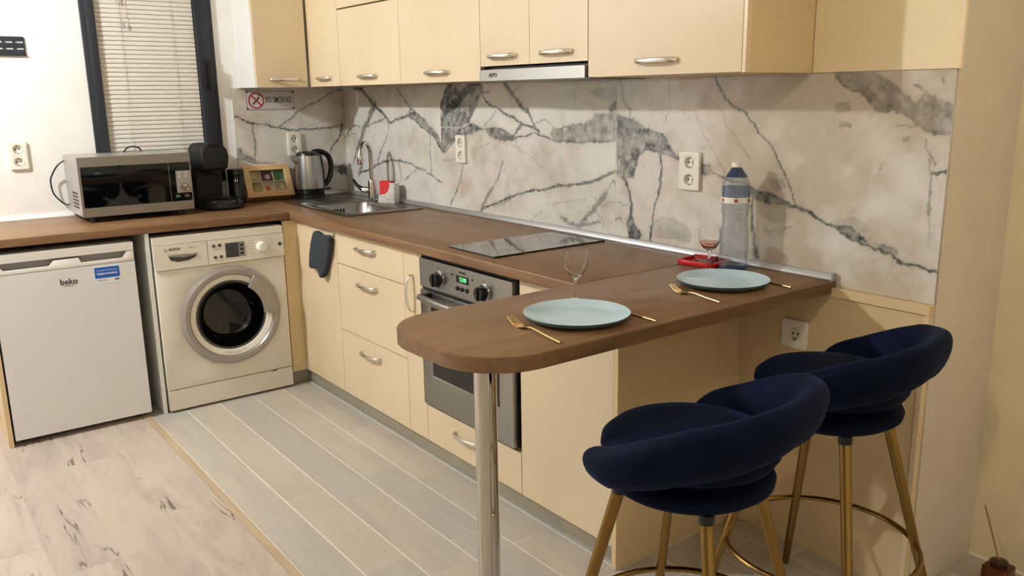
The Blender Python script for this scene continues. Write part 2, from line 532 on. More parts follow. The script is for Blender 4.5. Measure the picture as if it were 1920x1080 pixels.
PW, PL = 0.19, 1.285
for i in range(9):
    yb = -1.377 - i * PW
    off = [0.32, 0.95, 0.55, 1.60, 0.18, 0.78, 1.25, 0.4, 1.0][i]
    for k in range(-2, 5):
        x0, x1 = max(off + k * PL, 0.01), min(off + (k + 1) * PL, 5.4)
        if x1 - x0 < 0.05: continue
        floor_piece('floor_plank', x0 + 0.0004, x1 - 0.0004, yb - PW + 0.0004, yb - 0.0004, M['plank'])
B('plank_field', 0.0, X1, Y0, -1.377 - 9 * PW, -0.0012, 0.0, M['plank'], floor, b=0)
B('transition_strip', 0.02, 5.4, -1.377, -1.347, -0.0012, 0.002, M['strip'], floor, b=0.001)

# ---------------------------------------------------------------- marble wall tiles
VEINS = [
('A',0,0.0066,0.0099,0.75,[(-0.639,1.339),(-0.6,1.326),(-0.542,1.305),(-0.502,1.294),(-0.465,1.291),(-0.403,1.277),(-0.357,1.264),(-0.302,1.258),(-0.245,1.256),(-0.16,1.265),(-0.092,1.267),(-0.027,1.278)]),
('A',0,0.0044,0.0066,0.7,[(-0.403,1.281),(-0.354,1.308),(-0.272,1.362),(-0.217,1.392),(-0.158,1.417),(-0.102,1.447),(-0.055,1.469),(-0.018,1.473)]),
('A',0,0.0055,0.0088,0.6,[(-0.544,1.305),(-0.542,1.25),(-0.538,1.198),(-0.545,1.139),(-0.552,1.099)]),
('A',0,0.0176,0.0055,0.7,[(-0.027,1.278),(-0.034,1.24),(-0.045,1.203),(-0.08,1.166),(-0.116,1.117)]),
('A',1,0.0,0.0,0.5,[(-0.643,1.18),(-0.616,1.174),(-0.605,1.142),(-0.57,1.132),(-0.544,1.103),(-0.512,1.097),(-0.518,1.079),(-0.573,1.087),(-0.617,1.112),(-0.644,1.117)]),
('A',0,0.0066,0.0044,0.6,[(-0.513,1.088),(-0.48,1.088),(-0.442,1.084)]),
('A',1,0.0,0.0,0.75,[(-0.094,1.049),(-0.03,1.06),(0.022,1.033),(0.019,0.989),(-0.045,0.988),(-0.075,1.014)]),
('B',0,0.0198,0.0088,0.85,[(0.138,1.493),(0.253,1.473),(0.373,1.399),(0.462,1.355),(0.54,1.306),(0.57,1.303)]),
('B',0,0.0308,0.0066,0.7,[(0.388,1.391),(0.317,1.325),(0.234,1.24),(0.185,1.185),(0.135,1.121),(0.092,1.056)]),
('B',0,0.0176,0.0198,0.55,[(0.26,1.256),(0.201,1.178),(0.183,1.1),(0.203,1.055),(0.155,1.005)]),
('B',0,0.0022,0.0022,0.3,[(0.388,1.244),(0.212,1.132),(0.214,1.071)]),
('B',0,0.0088,0.0055,0.65,[(-0.006,1.194),(0.072,1.244),(0.128,1.28),(0.204,1.27)]),
('B',0,0.0044,0.0033,0.5,[(-0.006,1.194),(0.087,1.225),(0.157,1.234)]),
('B',0,0.0066,0.0099,0.6,[(0.227,1.255),(0.362,1.299),(0.489,1.32)]),
('B',0,0.0044,0.0088,0.65,[(0.54,1.306),(0.511,1.24),(0.459,1.173),(0.414,1.119),(0.389,1.073)]),
('B',0,0.0088,0.0198,0.75,[(0.57,1.303),(0.667,1.326),(0.767,1.348),(0.808,1.348)]),
('B',0,0.0396,0.0286,0.6,[(0.767,1.348),(0.886,1.308),(0.948,1.273),(1.01,1.241),(1.054,1.183)]),
('B',0,0.0066,0.0088,0.8,[(0.766,1.337),(0.858,1.291),(0.948,1.263),(1.009,1.221),(1.044,1.179)]),
('B',0,0.0066,0.0088,0.75,[(0.638,1.486),(0.69,1.433),(0.757,1.389),(0.822,1.352),(0.899,1.319)]),
('B',0,0.0044,0.0048,0.65,[(0.948,1.266),(0.947,1.165),(0.946,1.056)]),
('B',0,0.011,0.0044,0.75,[(0.164,1.013),(0.285,1.04),(0.369,1.068),(0.45,1.091),(0.528,1.101),(0.661,1.106),(0.746,1.1),(0.828,1.08),(0.894,1.066),(0.946,1.056),(1.053,1.019)]),
('B',0,0.0044,0.0044,0.65,[(0.814,1.079),(0.756,1.047),(0.689,1.011)]),
('B',0,0.0066,0.0055,0.45,[(0.543,1.096),(0.536,1.0)]),
('B',0,0.0088,0.0066,0.5,[(0.625,1.1),(0.653,1.008)]),
('B',0,0.011,0.0154,0.4,[(0.031,0.997),(0.105,0.954),(0.187,0.921)]),
('B',0,0.0018,0.0018,0.25,[(0.918,1.485),(0.913,1.372),(0.899,1.319)]),
('C',1,0.0,0.0,0.62,[(1.048,1.341),(1.085,1.438),(1.148,1.478),(1.398,1.49),(1.418,1.459),(1.373,1.418),(1.344,1.375),(1.29,1.315),(1.22,1.292),(1.051,1.282)]),
('C',0,0.0484,0.0396,0.92,[(1.365,1.487),(1.274,1.449),(1.179,1.399),(1.093,1.367)]),
('C',0,0.022,0.022,0.85,[(1.057,1.386),(1.092,1.444),(1.16,1.481)]),
('C',0,0.0044,0.0066,0.7,[(1.378,1.418),(1.344,1.375),(1.285,1.312)]),
('C',1,0.0,0.0,0.6,[(1.051,1.282),(1.22,1.289),(1.313,1.316),(1.4,1.29),(1.444,1.294),(1.299,1.256),(1.218,1.254),(1.144,1.2),(1.068,1.157),(1.046,1.169)]),
('C',0,0.0132,0.0088,0.7,[(1.046,1.169),(1.07,1.19),(1.145,1.226),(1.23,1.254),(1.3,1.281),(1.411,1.287)]),
('C',1,0.0,0.0,0.68,[(1.41,1.285),(1.479,1.306),(1.572,1.292),(1.642,1.271),(1.654,1.249),(1.57,1.235),(1.49,1.244),(1.437,1.262)]),
('C',0,0.0066,0.0066,0.7,[(1.648,1.26),(1.795,1.278),(1.91,1.251),(2.073,1.255),(2.277,1.265)]),
('C',1,0.0,0.0,0.5,[(1.876,1.278),(1.899,1.303),(2.02,1.316),(2.134,1.341),(2.154,1.362),(2.275,1.367),(2.277,1.266),(1.921,1.247)]),
('C',0,0.0066,0.0066,0.65,[(1.899,1.3),(2.009,1.313),(2.124,1.319),(2.144,1.346),(2.242,1.357)]),
('C',0,0.011,0.0088,0.6,[(2.185,1.283),(2.253,1.308),(2.276,1.318)]),
('C',0,0.022,0.0264,0.85,[(2.237,1.376),(2.265,1.399)]),
('C',0,0.0066,0.0077,0.75,[(1.402,1.433),(1.455,1.394),(1.522,1.379),(1.599,1.349),(1.674,1.328),(1.735,1.307),(1.807,1.291)]),
('C',0,0.011,0.0066,0.7,[(1.388,1.445),(1.457,1.452)]),
('C',0,0.022,0.0088,0.65,[(1.584,1.488),(1.627,1.439),(1.676,1.395),(1.737,1.366),(1.772,1.315),(1.813,1.283)]),
('C',0,0.0066,0.0044,0.5,[(1.678,1.468),(1.64,1.454)]),
('C',0,0.0044,0.0044,0.6,[(1.508,1.371),(1.453,1.325),(1.41,1.296)]),
('C',0,0.011,0.0066,0.7,[(1.699,1.317),(1.655,1.283),(1.622,1.26)]),
('C',0,0.0066,0.0044,0.5,[(1.784,1.323),(1.854,1.338),(1.899,1.303)]),
('C',0,0.0044,0.0044,0.5,[(1.723,1.307),(1.771,1.286),(1.842,1.273)]),
('C',0,0.004,0.0044,0.7,[(1.243,1.125),(1.209,1.048),(1.159,0.976),(1.116,0.912)]),
('C',0,0.0044,0.0198,0.5,[(1.554,1.157),(1.526,1.093),(1.469,1.026),(1.411,0.964),(1.373,0.907)]),
('C',0,0.0088,0.011,0.7,[(1.373,0.915),(1.48,0.954),(1.603,1.001),(1.767,1.041),(1.839,1.047),(1.909,1.063),(2.074,1.09),(2.157,1.11),(2.206,1.13),(2.279,1.155)]),
('C',0,0.0044,0.0044,0.5,[(1.48,0.942),(1.562,0.966),(1.622,1.006)]),
('C',0,0.0176,0.0198,0.5,[(2.053,0.914),(2.106,0.966),(2.157,1.01),(2.207,1.056)]),
('C',0,0.0044,0.0033,0.4,[(2.147,1.044),(2.198,1.014),(2.281,1.042)]),
('C',0,0.0154,0.0088,0.5,[(1.954,0.94),(1.998,0.923),(2.064,0.921),(2.127,0.933),(2.189,0.958)]),
('C',0,0.0044,0.0033,0.45,[(1.74,0.902),(1.826,0.964)]),
('C',0,0.0044,0.0044,0.4,[(2.106,1.012),(2.147,0.995),(2.198,0.973),(2.209,0.946)]),
('C',0,0.0033,0.0022,0.35,[(1.909,1.001),(2.02,1.019),(2.106,1.03)]),
('C',0,0.0022,0.0022,0.35,[(1.596,1.236),(1.733,1.189),(1.852,1.129),(1.932,1.062),(1.965,1.006)]),
('C',0,0.0026,0.0022,0.4,[(1.335,1.195),(1.463,1.223)]),
('C',0,0.0033,0.0033,0.4,[(1.327,1.178),(1.333,1.154)]),
('C',0,0.0033,0.0022,0.4,[(1.057,1.127),(1.169,1.146),(1.246,1.174)]),
('C',0,0.0044,0.0066,0.5,[(2.217,1.07),(2.256,1.114),(2.28,1.095)]),
('C',0,0.0022,0.0022,0.4,[(2.041,1.463),(2.031,1.375)]),
('C',1,0.0,0.0,0.25,[(2.103,1.448),(2.173,1.461),(2.274,1.466),(2.275,1.408),(2.173,1.415)]),
('D',0,0.0042,0.0034,0.65,[(2.287,1.484),(2.307,1.402),(2.34,1.383),(2.336,1.355)]),
('D',0,0.0025,0.0017,0.4,[(2.365,1.47),(2.348,1.421)]),
('D',1,0.0,0.0,0.66,[(2.266,1.367),(2.327,1.354),(2.373,1.339),(2.418,1.314),(2.496,1.305),(2.53,1.275),(2.561,1.233),(2.594,1.22),(2.59,1.211),(2.549,1.215),(2.498,1.223),(2.42,1.237),(2.394,1.213),(2.359,1.134),(2.313,1.121),(2.27,1.128)]),
('D',0,0.0051,0.0051,0.35,[(2.271,1.331),(2.365,1.288),(2.437,1.266),(2.497,1.249)]),
('D',0,0.0136,0.0136,0.8,[(2.292,1.234),(2.321,1.184),(2.303,1.13)]),
('D',0,0.0085,0.0153,0.8,[(2.313,1.124),(2.342,1.08),(2.357,1.035),(2.353,0.989),(2.34,0.961)]),
('D',1,0.0,0.0,0.8,[(2.33,0.973),(2.362,0.996),(2.382,0.959),(2.419,0.936),(2.401,0.908),(2.341,0.907)]),
('D',0,0.0051,0.0034,0.5,[(2.276,1.035),(2.315,1.025),(2.343,1.034)]),
('D',0,0.0102,0.0034,0.5,[(2.273,0.967),(2.297,0.976),(2.316,0.958)]),
('D',0,0.0102,0.0059,0.8,[(2.494,1.23),(2.507,1.175),(2.493,1.105),(2.474,1.027),(2.459,0.954),(2.458,0.908)]),
('D',1,0.0,0.0,0.6,[(2.589,1.235),(2.685,1.215),(2.72,1.207),(2.735,1.18),(2.695,1.163),(2.59,1.208)]),
('D',0,0.0051,0.0051,0.75,[(2.732,1.18),(2.763,1.167),(2.8,1.158),(2.879,1.141)]),
('D',0,0.0068,0.0042,0.82,[(2.725,1.489),(2.749,1.453),(2.78,1.413),(2.816,1.391),(2.852,1.375),(2.882,1.342),(2.918,1.304),(2.959,1.273),(2.989,1.22),(3.024,1.168),(3.06,1.106)]),
('D',0,0.0017,0.0017,0.45,[(2.643,1.367),(2.713,1.269),(2.785,1.174)]),
('D',0,0.002,0.002,0.5,[(2.759,1.385),(2.773,1.334),(2.822,1.285),(2.878,1.225)]),
('D',0,0.0017,0.0017,0.4,[(2.66,1.442),(2.706,1.419),(2.763,1.379)]),
('D',0,0.002,0.0017,0.45,[(2.53,1.479),(2.539,1.39),(2.516,1.335)]),
('D',1,0.0,0.0,0.62,[(2.883,1.141),(2.941,1.137),(2.962,1.13),(2.989,1.113),(3.041,1.104),(3.086,1.098),(3.096,1.085),(3.049,1.086),(3.004,1.09),(2.964,1.089),(2.909,1.104),(2.888,1.11)]),
('D',0,0.0042,0.0042,0.8,[(2.886,1.139),(2.942,1.126),(2.996,1.108),(3.048,1.097),(3.093,1.082)]),
('D',0,0.0059,0.0059,0.8,[(3.061,1.101),(3.106,1.078),(3.168,1.055),(3.192,1.047)]),
('D',0,0.0059,0.0068,0.8,[(3.088,1.089),(3.148,1.063),(3.197,1.047),(3.254,1.018),(3.308,1.009),(3.36,0.994),(3.398,0.972),(3.426,0.966),(3.46,0.968),(3.515,0.955)]),
('D',1,0.0,0.0,0.72,[(3.184,1.057),(3.251,1.06),(3.283,1.036),(3.311,1.015),(3.254,1.018)]),
('D',1,0.0,0.0,0.45,[(3.307,1.018),(3.358,1.014),(3.391,1.005),(3.397,0.985),(3.36,0.994)]),
('D',1,0.0,0.0,0.22,[(3.172,1.062),(3.263,1.093),(3.319,1.047),(3.283,1.039)]),
('D',0,0.0051,0.0204,0.72,[(2.891,1.111),(2.897,1.051),(2.909,0.989),(2.923,0.922)]),
('D',1,0.0,0.0,0.5,[(3.161,1.492),(3.278,1.489),(3.341,1.452),(3.406,1.404),(3.43,1.429),(3.457,1.416),(3.516,1.392),(3.518,1.313),(3.466,1.321),(3.418,1.348),(3.375,1.379),(3.306,1.377),(3.266,1.414),(3.212,1.444),(3.177,1.462)]),
('D',0,0.0051,0.0085,0.75,[(3.162,1.485),(3.181,1.461),(3.212,1.443),(3.266,1.417),(3.285,1.404)]),
('D',0,0.0153,0.0068,0.6,[(3.264,1.437),(3.287,1.424),(3.325,1.391),(3.375,1.382),(3.418,1.348),(3.466,1.324)]),
('D',0,0.0034,0.0051,0.6,[(3.278,1.485),(3.341,1.449),(3.407,1.392),(3.459,1.401)]),
('D',0,0.0085,0.0034,0.5,[(3.402,1.448),(3.444,1.423)]),
('D',0,0.0102,0.0136,0.5,[(3.457,1.416),(3.487,1.374),(3.516,1.331)]),
('D',0,0.0051,0.0034,0.55,[(3.474,1.465),(3.484,1.447)]),
('D',0,0.0025,0.0034,0.5,[(3.364,1.344),(3.398,1.344),(3.428,1.348)]),
('D',0,0.0034,0.0068,0.5,[(3.449,1.311),(3.458,1.254),(3.469,1.21),(3.465,1.165),(3.468,1.114)]),
('D',0,0.0051,0.0102,0.75,[(3.468,1.218),(3.488,1.224),(3.512,1.232)]),
('D',0,0.0085,0.0034,0.5,[(3.455,1.273),(3.477,1.243)]),
('D',0,0.0051,0.0034,0.3,[(3.468,1.114),(3.478,1.024)]),
('D',1,0.0,0.0,0.35,[(3.381,1.315),(3.407,1.322),(3.402,1.3),(3.382,1.296)]),
('D',1,0.0,0.0,0.35,[(3.182,1.35),(3.227,1.348),(3.225,1.331),(3.187,1.333)]),
('D',1,0.0,0.0,0.3,[(3.166,1.404),(3.215,1.411),(3.218,1.378),(3.172,1.37)]),
('D',0,0.002,0.0017,0.3,[(3.328,1.238),(3.314,1.2)]),
('D',0,0.002,0.0017,0.35,[(3.268,1.121),(3.229,1.09)]),
('D',0,0.002,0.0017,0.35,[(3.368,0.988),(3.376,0.941)]),
('D',0,0.0068,0.0051,0.4,[(2.963,1.004),(3.009,1.013),(3.047,1.028)]),
('D',1,0.0,0.0,0.25,[(2.953,1.169),(3.004,1.183),(3.026,1.147),(2.975,1.132)]),
('D',1,0.0,0.0,0.12,[(2.951,1.09),(3.043,1.083),(3.036,0.994),(2.944,0.982)]),
('D',1,0.0,0.0,0.22,[(2.462,0.987),(2.556,1.016),(2.648,0.97),(2.642,0.932),(2.473,0.923)]),
]

rng = np.random.default_rng(11)
LAT = rng.random((256, 256)).astype(np.float32)
def vnoise(x, y):
    xi, yi = np.floor(x).astype(int), np.floor(y).astype(int)
    fx, fy = x - xi, y - yi
    fx, fy = fx * fx * (3 - 2 * fx), fy * fy * (3 - 2 * fy)
    a, b = LAT[xi & 255, yi & 255], LAT[(xi + 1) & 255, yi & 255]
    c, d = LAT[xi & 255, (yi + 1) & 255], LAT[(xi + 1) & 255, (yi + 1) & 255]
    return (a * (1 - fx) + b * fx) * (1 - fy) + (c * (1 - fx) + d * fx) * fy
def fbm(x, y, f, oc=4, ox=0.0):
    s, t, a = 0, 0, 1.0
    for k in range(oc):
        s = s + a * vnoise(x * f + ox + 17.3 * k, y * f + 5.1 * ox + 9.7 * k); t += a; a *= 0.55; f *= 2.03
    return s / t

def sstep(a, b, x):
    t = np.clip((x - a) / (b - a), 0, 1)
    return t * t * (3 - 2 * t)

def seg_dist(px, py, a, b):
    dx, dy = b[0] - a[0], b[1] - a[1]
    t = np.clip(((px - a[0]) * dx + (py - a[1]) * dy) / (dx * dx + dy * dy + 1e-12), 0, 1)
    return np.hypot(px - a[0] - t * dx, py - a[1] - t * dy), t

def marble_tile(key, a0, a1, z0, z1, axis):
    step = 0.0032
    na, nz = int((a1 - a0) / step) + 2, int((z1 - z0) / step) + 2
    A, Z = np.meshgrid(np.linspace(a0, a1, na), np.linspace(z0, z1, nz), indexing='ij')
    A, Z = A.ravel(), Z.ravel()
    wx = A + (fbm(A, Z, 16, 4, 3.0) - 0.5) * 0.022 + (fbm(A, Z, 95, 3, 8.0) - 0.5) * 0.011
    wz = Z + (fbm(A, Z, 16, 4, 51.0) - 0.5) * 0.022 + (fbm(A, Z, 95, 3, 71.0) - 0.5) * 0.011
    wn = fbm(A, Z, 38, 3, 23.0)
    tex = fbm(A, Z, 42, 5, 33.0)
    dark = np.zeros_like(A)
    for t, poly, w0, w1, dk, pts in VEINS:
        if t != key: continue
        P = np.array(pts)
        lo, hi = P.min(0) - 0.05, P.max(0) + 0.05
        idx = np.nonzero((A > lo[0]) & (A < hi[0]) & (Z > lo[1]) & (Z < hi[1]))[0]
        if not len(idx): continue
        x, z = wx[idx], wz[idx]
        if poly:
            ins = np.zeros(len(idx), bool); dm = np.full(len(idx), 9.0)
            for i in range(len(P)):
                p, q = P[i], P[(i + 1) % len(P)]
                c = ((p[1] > z) != (q[1] > z)) & (x < (q[0] - p[0]) * (z - p[1]) / (q[1] - p[1] + 1e-12) + p[0])
                ins ^= c
                dm = np.minimum(dm, seg_dist(x, z, p, q)[0])
            edge = np.exp(-(dm / 0.006) ** 2)
            val = np.where(ins, sstep(0, 0.005, dm) * np.minimum(1.0, dk * (1.15 + 1.9 * (tex[idx] - 0.5))) + 0.35 * edge * dk, 0.35 * dk * np.exp(-dm / 0.008) * (dk > 0.35))
        else:
            val = np.zeros(len(idx)); n = len(P) - 1
            for i in range(n):
                d, tt = seg_dist(x, z, P[i], P[i + 1])
                w = (w0 + (w1 - w0) * (i + tt) / n) * (0.30 + 1.25 * wn[idx]) * 0.72
                w = np.maximum(w, 0.0013)
                core = 1 - sstep(0.45, 1.25, d / w)
                halo = 0.22 * np.exp(-d / (w + 0.006))
                val = np.maximum(val, dk * (core * (0.70 + 0.9 * tex[idx]) + (1 - core) * halo))
        dark[idx] = np.maximum(dark[idx], np.clip(val, 0, 1))
    cloud = fbm(A, Z, 5, 5, 90.0)
    fine = fbm(A, Z, 22, 4, 12.0)
    hair = np.exp(-(np.abs(fbm(A, Z, 7, 4, 44.0) - 0.5) / 0.006) ** 2) * 0.20 * sstep(0.45, 0.6, fbm(A, Z, 4, 2, 66.0))
    dark = np.maximum(dark, hair)
    tone = np.clip(0.56 + (cloud - 0.5) * 1.1 + (fine - 0.5) * 0.35, 0, 1)
    if key == 'D': tone = np.clip(tone - 0.2 * sstep(2.5, 3.0, A) - 0.05, 0, 1)  # dimmer, warmer light at the right end put into the tile colour
    hue = np.clip(0.5 + (fbm(A, Z, 6, 3, 29.0) - 0.5) * 2.2 + 0.25 * (1 - dark) - 0.1, 0, 1)
    d = 0.008
    if axis == 'y': co = np.stack([A, np.full_like(A, -d), Z], 1)
    else: co = np.stack([np.full_like(A, d), A, Z], 1)
    i, j = np.meshgrid(np.arange(na - 1), np.arange(nz - 1), indexing='ij')
    q = (i * nz + j).ravel()
    quads = np.stack([q, q + nz, q + nz + 1, q + 1], 1)
    if axis == 'x': pass
    n = len(co)
    if axis == 'y': bx = [(a, y, z) for z in (z0, z1) for a, y in ((a0, -d + 0.0004), (a1, -d + 0.0004), (a1, 0.0), (a0, 0.0))]
    else: bx = [(x, a, z) for z in (z0, z1) for x, a in ((0.0, a0), (d - 0.0004, a0), (d - 0.0004, a1), (0.0, a1))]
    co = np.concatenate([co, np.array(bx)])
    bf = np.array([(3, 2, 1, 0), (4, 5, 6, 7), (0, 1, 5, 4), (1, 2, 6, 5), (2, 3, 7, 6), (3, 0, 4, 7)]) + n
    quads = np.concatenate([quads, bf])
    par = wall_back if axis == 'y' else wall_left
    off = np.array(W(par).to_translation())
    me = bpy.data.meshes.new('wall_tile')
    me.vertices.add(len(co)); me.vertices.foreach_set('co', (co - off).astype(np.float32).ravel())
    me.loops.add(quads.size); me.loops.foreach_set('vertex_index', quads.astype(np.int32).ravel())
    me.polygons.add(len(quads)); me.polygons.foreach_set('loop_start', np.arange(0, quads.size, 4, dtype=np.int32))
    me.update(calc_edges=True); me.validate()
    col = np.zeros((len(co), 4), np.float32)
    col[:n, 0], col[:n, 1], col[:n, 2] = dark, tone, hue
    col[n:, 1] = 0.5; col[:, 3] = 1
    at = me.attributes.new('vein', 'FLOAT_COLOR', 'POINT'); at.data.foreach_set('color', col.ravel())
    o = link_mesh('wall_tile', me, M['marble'], par)
    return o
ZB = 0.862
marble_tile('A', -0.645, -0.009, 0.872, 1.4878, 'x')
marble_tile('B', 0.009, 1.0485, 0.872, 1.4878, 'y')
marble_tile('C', 1.0515, 2.2665, 0.872, 1.4878, 'y')
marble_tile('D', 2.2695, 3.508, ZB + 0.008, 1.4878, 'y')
B('grout_line', 1.0487, 1.0513, -0.0072, 0.0, 0.872, 1.4878, M['grout'], wall_back, b=0)
B('grout_line', 2.2667, 2.2693, -0.0072, 0.0, 0.872, 1.4878, M['grout'], wall_back, b=0)

# ---------------------------------------------------------------- window, blind
window = struct(thing('window_1', None, None, (0, (WY0 + WY1) / 2, WZ0)))
mk('window_frame', bev(prism([(WY0 + .001, WZ0 + .001), (WY1 - .001, WZ0 + .001), (WY1 - .001, WZ1 - .001), (WY0 + .001, WZ1 - .001)], 'x', -0.06, 0.012,
   holes=[[(-1.292, 1.045), (-0.755, 1.045), (-0.755, 2.09), (-1.292, 2.09)]]), 0.002), M['anthracite'], window)
mk('sash', bev(prism([(-1.306, 1.030), (-0.738, 1.030), (-0.738, 2.10), (-1.306, 2.10)], 'x', -0.04, 0.026,
   holes=[[(-1.268, 1.066), (-0.806, 1.066), (-0.806, 2.06), (-1.268, 2.06)]]), 0.003), M['anthracite'], window)
B('pane', -0.03, -0.022, -1.275, -0.80, 1.06, 2.07, M['window_glass'], window, b=0)
hd = B('window_handle', 0.026, 0.034, -0.772, -0.748, 1.575, 1.635, M['black'], window, b=0.004)
B('lever', 0.034, 0.052, -0.769, -0.751, 1.478, 1.600, M['black'], hd, b=0.006)

blind = thing('venetian_blind', 'cream slatted venetian blind lowered inside the dark window frame', 'blind', (0.0, -1.037, 1.07))
NS, PITCH = 46, 0.0212
sl = prism([(-0.0123, 0.0), (-0.004, 0.0018), (0.004, 0.0018), (0.0123, 0.0), (0.004, 0.0010), (-0.004, 0.0010)], 'y', -0.227, 0.227)
sl.transform(Matrix.Rotation(math.radians(74), 4, 'Y'))
sme = bpy.data.meshes.new('slat'); sl.to_mesh(sme); sl.free(); sme.materials.append(M['slat'])
for k in range(NS):
    o = bpy.data.objects.new('slat', sme); COL.objects.link(o); o.parent = blind
    o.location = (0.004, 0.0, 0.022 + k * PITCH)
B('bottom_rail', 0.000, 0.018, -1.264, -0.810, 1.070, 1.084, M['slat'], blind, b=0.003)
B('head_rail', -0.006, 0.022, -1.266, -0.808, 2.035, 2.058, M['slat'], blind, b=0.003)
for y in (-1.165, -0.925):
    mk('ladder_cord', tube([(0.0155, y, 1.08), (0.0155, y, 2.04)], 0.0011, 6), M['cord_white'], blind)
mk('tilt_wand', tube([(0.022, -1.165, 1.885), (0.022, -1.168, 2.04)], 0.004, 8), M['glass'], blind)
pc = mk('pull_cord', tube(smooth_path([(0.022, -1.150, 2.04), (0.022, -1.147, 1.90), (0.024, -1.149, 1.84), (0.023, -1.143, 1.80)]), 0.0013, 6), M['cord_white'], blind)
mk('tassel', lathe([(0, 1.772), (0.005, 1.774), (0.003, 1.80), (0, 1.801)], 10, (0.023, -1.143, 0)), M['grey_plastic'], pc)

# ---------------------------------------------------------------- ceiling lamps (two of the room's, one added as fill)
def lamp(pos, strength, colour, label):
    x, y, z = pos
    t = thing('ceiling_lamp', label, 'lamp', (x, y, z - 0.055), group='ceiling lamps')
    mk('lamp_base', bev(prism(circ(x, y, 0.06, 28), 'z', ZT - 0.022, ZT), 0.004), M['white'], t)
    mk('lamp_neck', lathe([(0.018, z + 0.045), (0.022, z + 0.05), (0.012, ZT - 0.02)], 16, (x, y, 0)), M['white'], t)
    m = mat('lamp_bulb', (255, 255, 255), emit=colour, es=strength)
    bm = bmesh.new(); bmesh.ops.create_icosphere(bm, subdivisions=3, radius=0.05, matrix=Matrix.Translation(pos))
    mk('bulb', bm, m, t, smooth=180)
for (p, s, c), l in zip(LAMPS, ('round ceiling lamp out of view above the fridge side', 'round ceiling lamp out of view behind the photographer', 'added fill lamp out of view by the wall corner beyond the stools')):
    lamp(p, s, c, l)

# ================================================================ WORKTOPS AND BASE UNITS
wl = mk('worktop', bev(prism([(0.0, -1.955), (XF, -1.955), (XF, YF), (0.0, YF)], 'z', ZU, ZC), 0.004, 3), M['oak_y'])
tag(wl, 'oak worktop over the fridge and washing machine, carrying the microwave', 'worktop')
SX0, SX1, SY0, SY1 = 0.169, 0.963, -0.4844, -0.0666
BX0, BX1, BY0, BY1 = 0.495, 0.905, -0.445, -0.150
wb = mk('worktop', bev(prism([(0.0, YF + 0.0006), (XF, YF + 0.0006), (2.7432, YF + 0.0006), (2.7432, 0.0), (0.0, 0.0)], 'z', ZU, ZC,
        holes=[rrect(BX0 - .008, BX1 + .008, BY0 - .008, BY1 + .008, 0.05, 5)]), 0.004, 3), M['oak_x'])
tag(wb, 'oak worktop along the marble wall holding the sink and hob', 'worktop')
# peninsula
PX0, PX1, PY = 2.7442, 3.2115, -1.287
pen = thing('peninsula_worktop', 'oak breakfast bar top with rounded end, laid with two plates', 'worktop', (2.98, -0.64, ZU))
ol = rrect(PX0, PX1, PY, -0.002, [0.0001, 0.0001, 0.16, 0.165], 14)
mk('top', bev(prism(ol, 'z', ZU, ZC), 0.003, 2), M['oak_y'], pen)
# edging: two thin bands round the edge, meeting where the photo shows the joint
def band(name, pts, m):
    n = len(pts); inn = []
    bm = bmesh.new(); ring = []
    for i, p in enumerate(pts):
        a, b = Vector(pts[max(i - 1, 0)]), Vector(pts[min(i + 1, n - 1)])
        t = (b - a).normalized(); nn = Vector((-t.y, t.x))
        o1, o2 = Vector(p) - nn * 0.0012, Vector(p) + nn * 0.001
        ring.append([bm.verts.new((q.x, q.y, z)) for q, z in ((o1, ZU + .001), (o1, ZC - .0025), (o2, ZC - .0025), (o2, ZU + .001))])
    for a, b in zip(ring, ring[1:]):
        for k in range(4): bm.faces.new((a[k], a[(k + 1) % 4], b[(k + 1) % 4], b[k]))
    bm.faces.new(ring[0]); bm.faces.new(ring[-1])
    return mk(name, bm, m, pen)
arc = [p for p in ol if p[1] < -1.10]
arc = sorted(arc, key=lambda p: (0 if p[0] < 2.98 else 1, -p[1] if p[0] < 2.98 else p[1]))
band('edge_band', [(PX0, YF - 0.002)] + arc, M['oak_edge'])
B('joint_strip', PX0 - .0013, PX0 + .0006, YF + .004, -0.028, ZC + .0001, ZC + .0006, M['dark_grey'], pen, b=0)
band('edge_band', [(PX1, -1.119), (PX1, -0.002)], M['oak_edge'])

# aluminium wall profile
def profile(name, label, axis, a0, a1, m):
    if axis == 'y': pts = [(-0.0085, ZC), (-0.026, ZC), (-0.026, ZC + .006), (-0.0165, ZC + .022), (-0.0085, ZC + .022)]; bm = prism([(p[0], p[1]) for p in pts], 'x', a0, a1)
    else:
        pts = [(0.0005, ZC), (0.018, ZC), (0.018, ZC + .006), (0.008, ZC + .022), (0.0005, ZC + .022)]; bm = prism(pts, 'y', a0, a1)
    return bm
t = thing('worktop_trim', 'grey aluminium sealing strip where worktop meets the marble wall', 'trim strip', (1.6, -0.02, ZC))
mk('strip', bev(profile('', '', 'y', 0.03, 3.206, None), 0.0015), M['alu'], t)
B('end_cap', 3.206, 3.2115, -0.027, -0.0085, ZC, ZC + .0235, M['alu'], t, b=0.001)
t = mk('worktop_trim', bev(profile('', '', 'x', -1.955, -0.65, None), 0.0015), M['white_board'])
tag(t, 'pale sealing strip along the white wall behind the microwave', 'trim strip')
t = mk('worktop_trim', bev(prism([(0.0085, ZC), (0.026, ZC), (0.026, ZC + .006), (0.0165, ZC + .022), (0.0085, ZC + .022)], 'y', -0.645, -0.03), 0.0015), M['alu'])
tag(t, 'short grey sealing strip under the no smoking sign behind the kettle', 'trim strip')

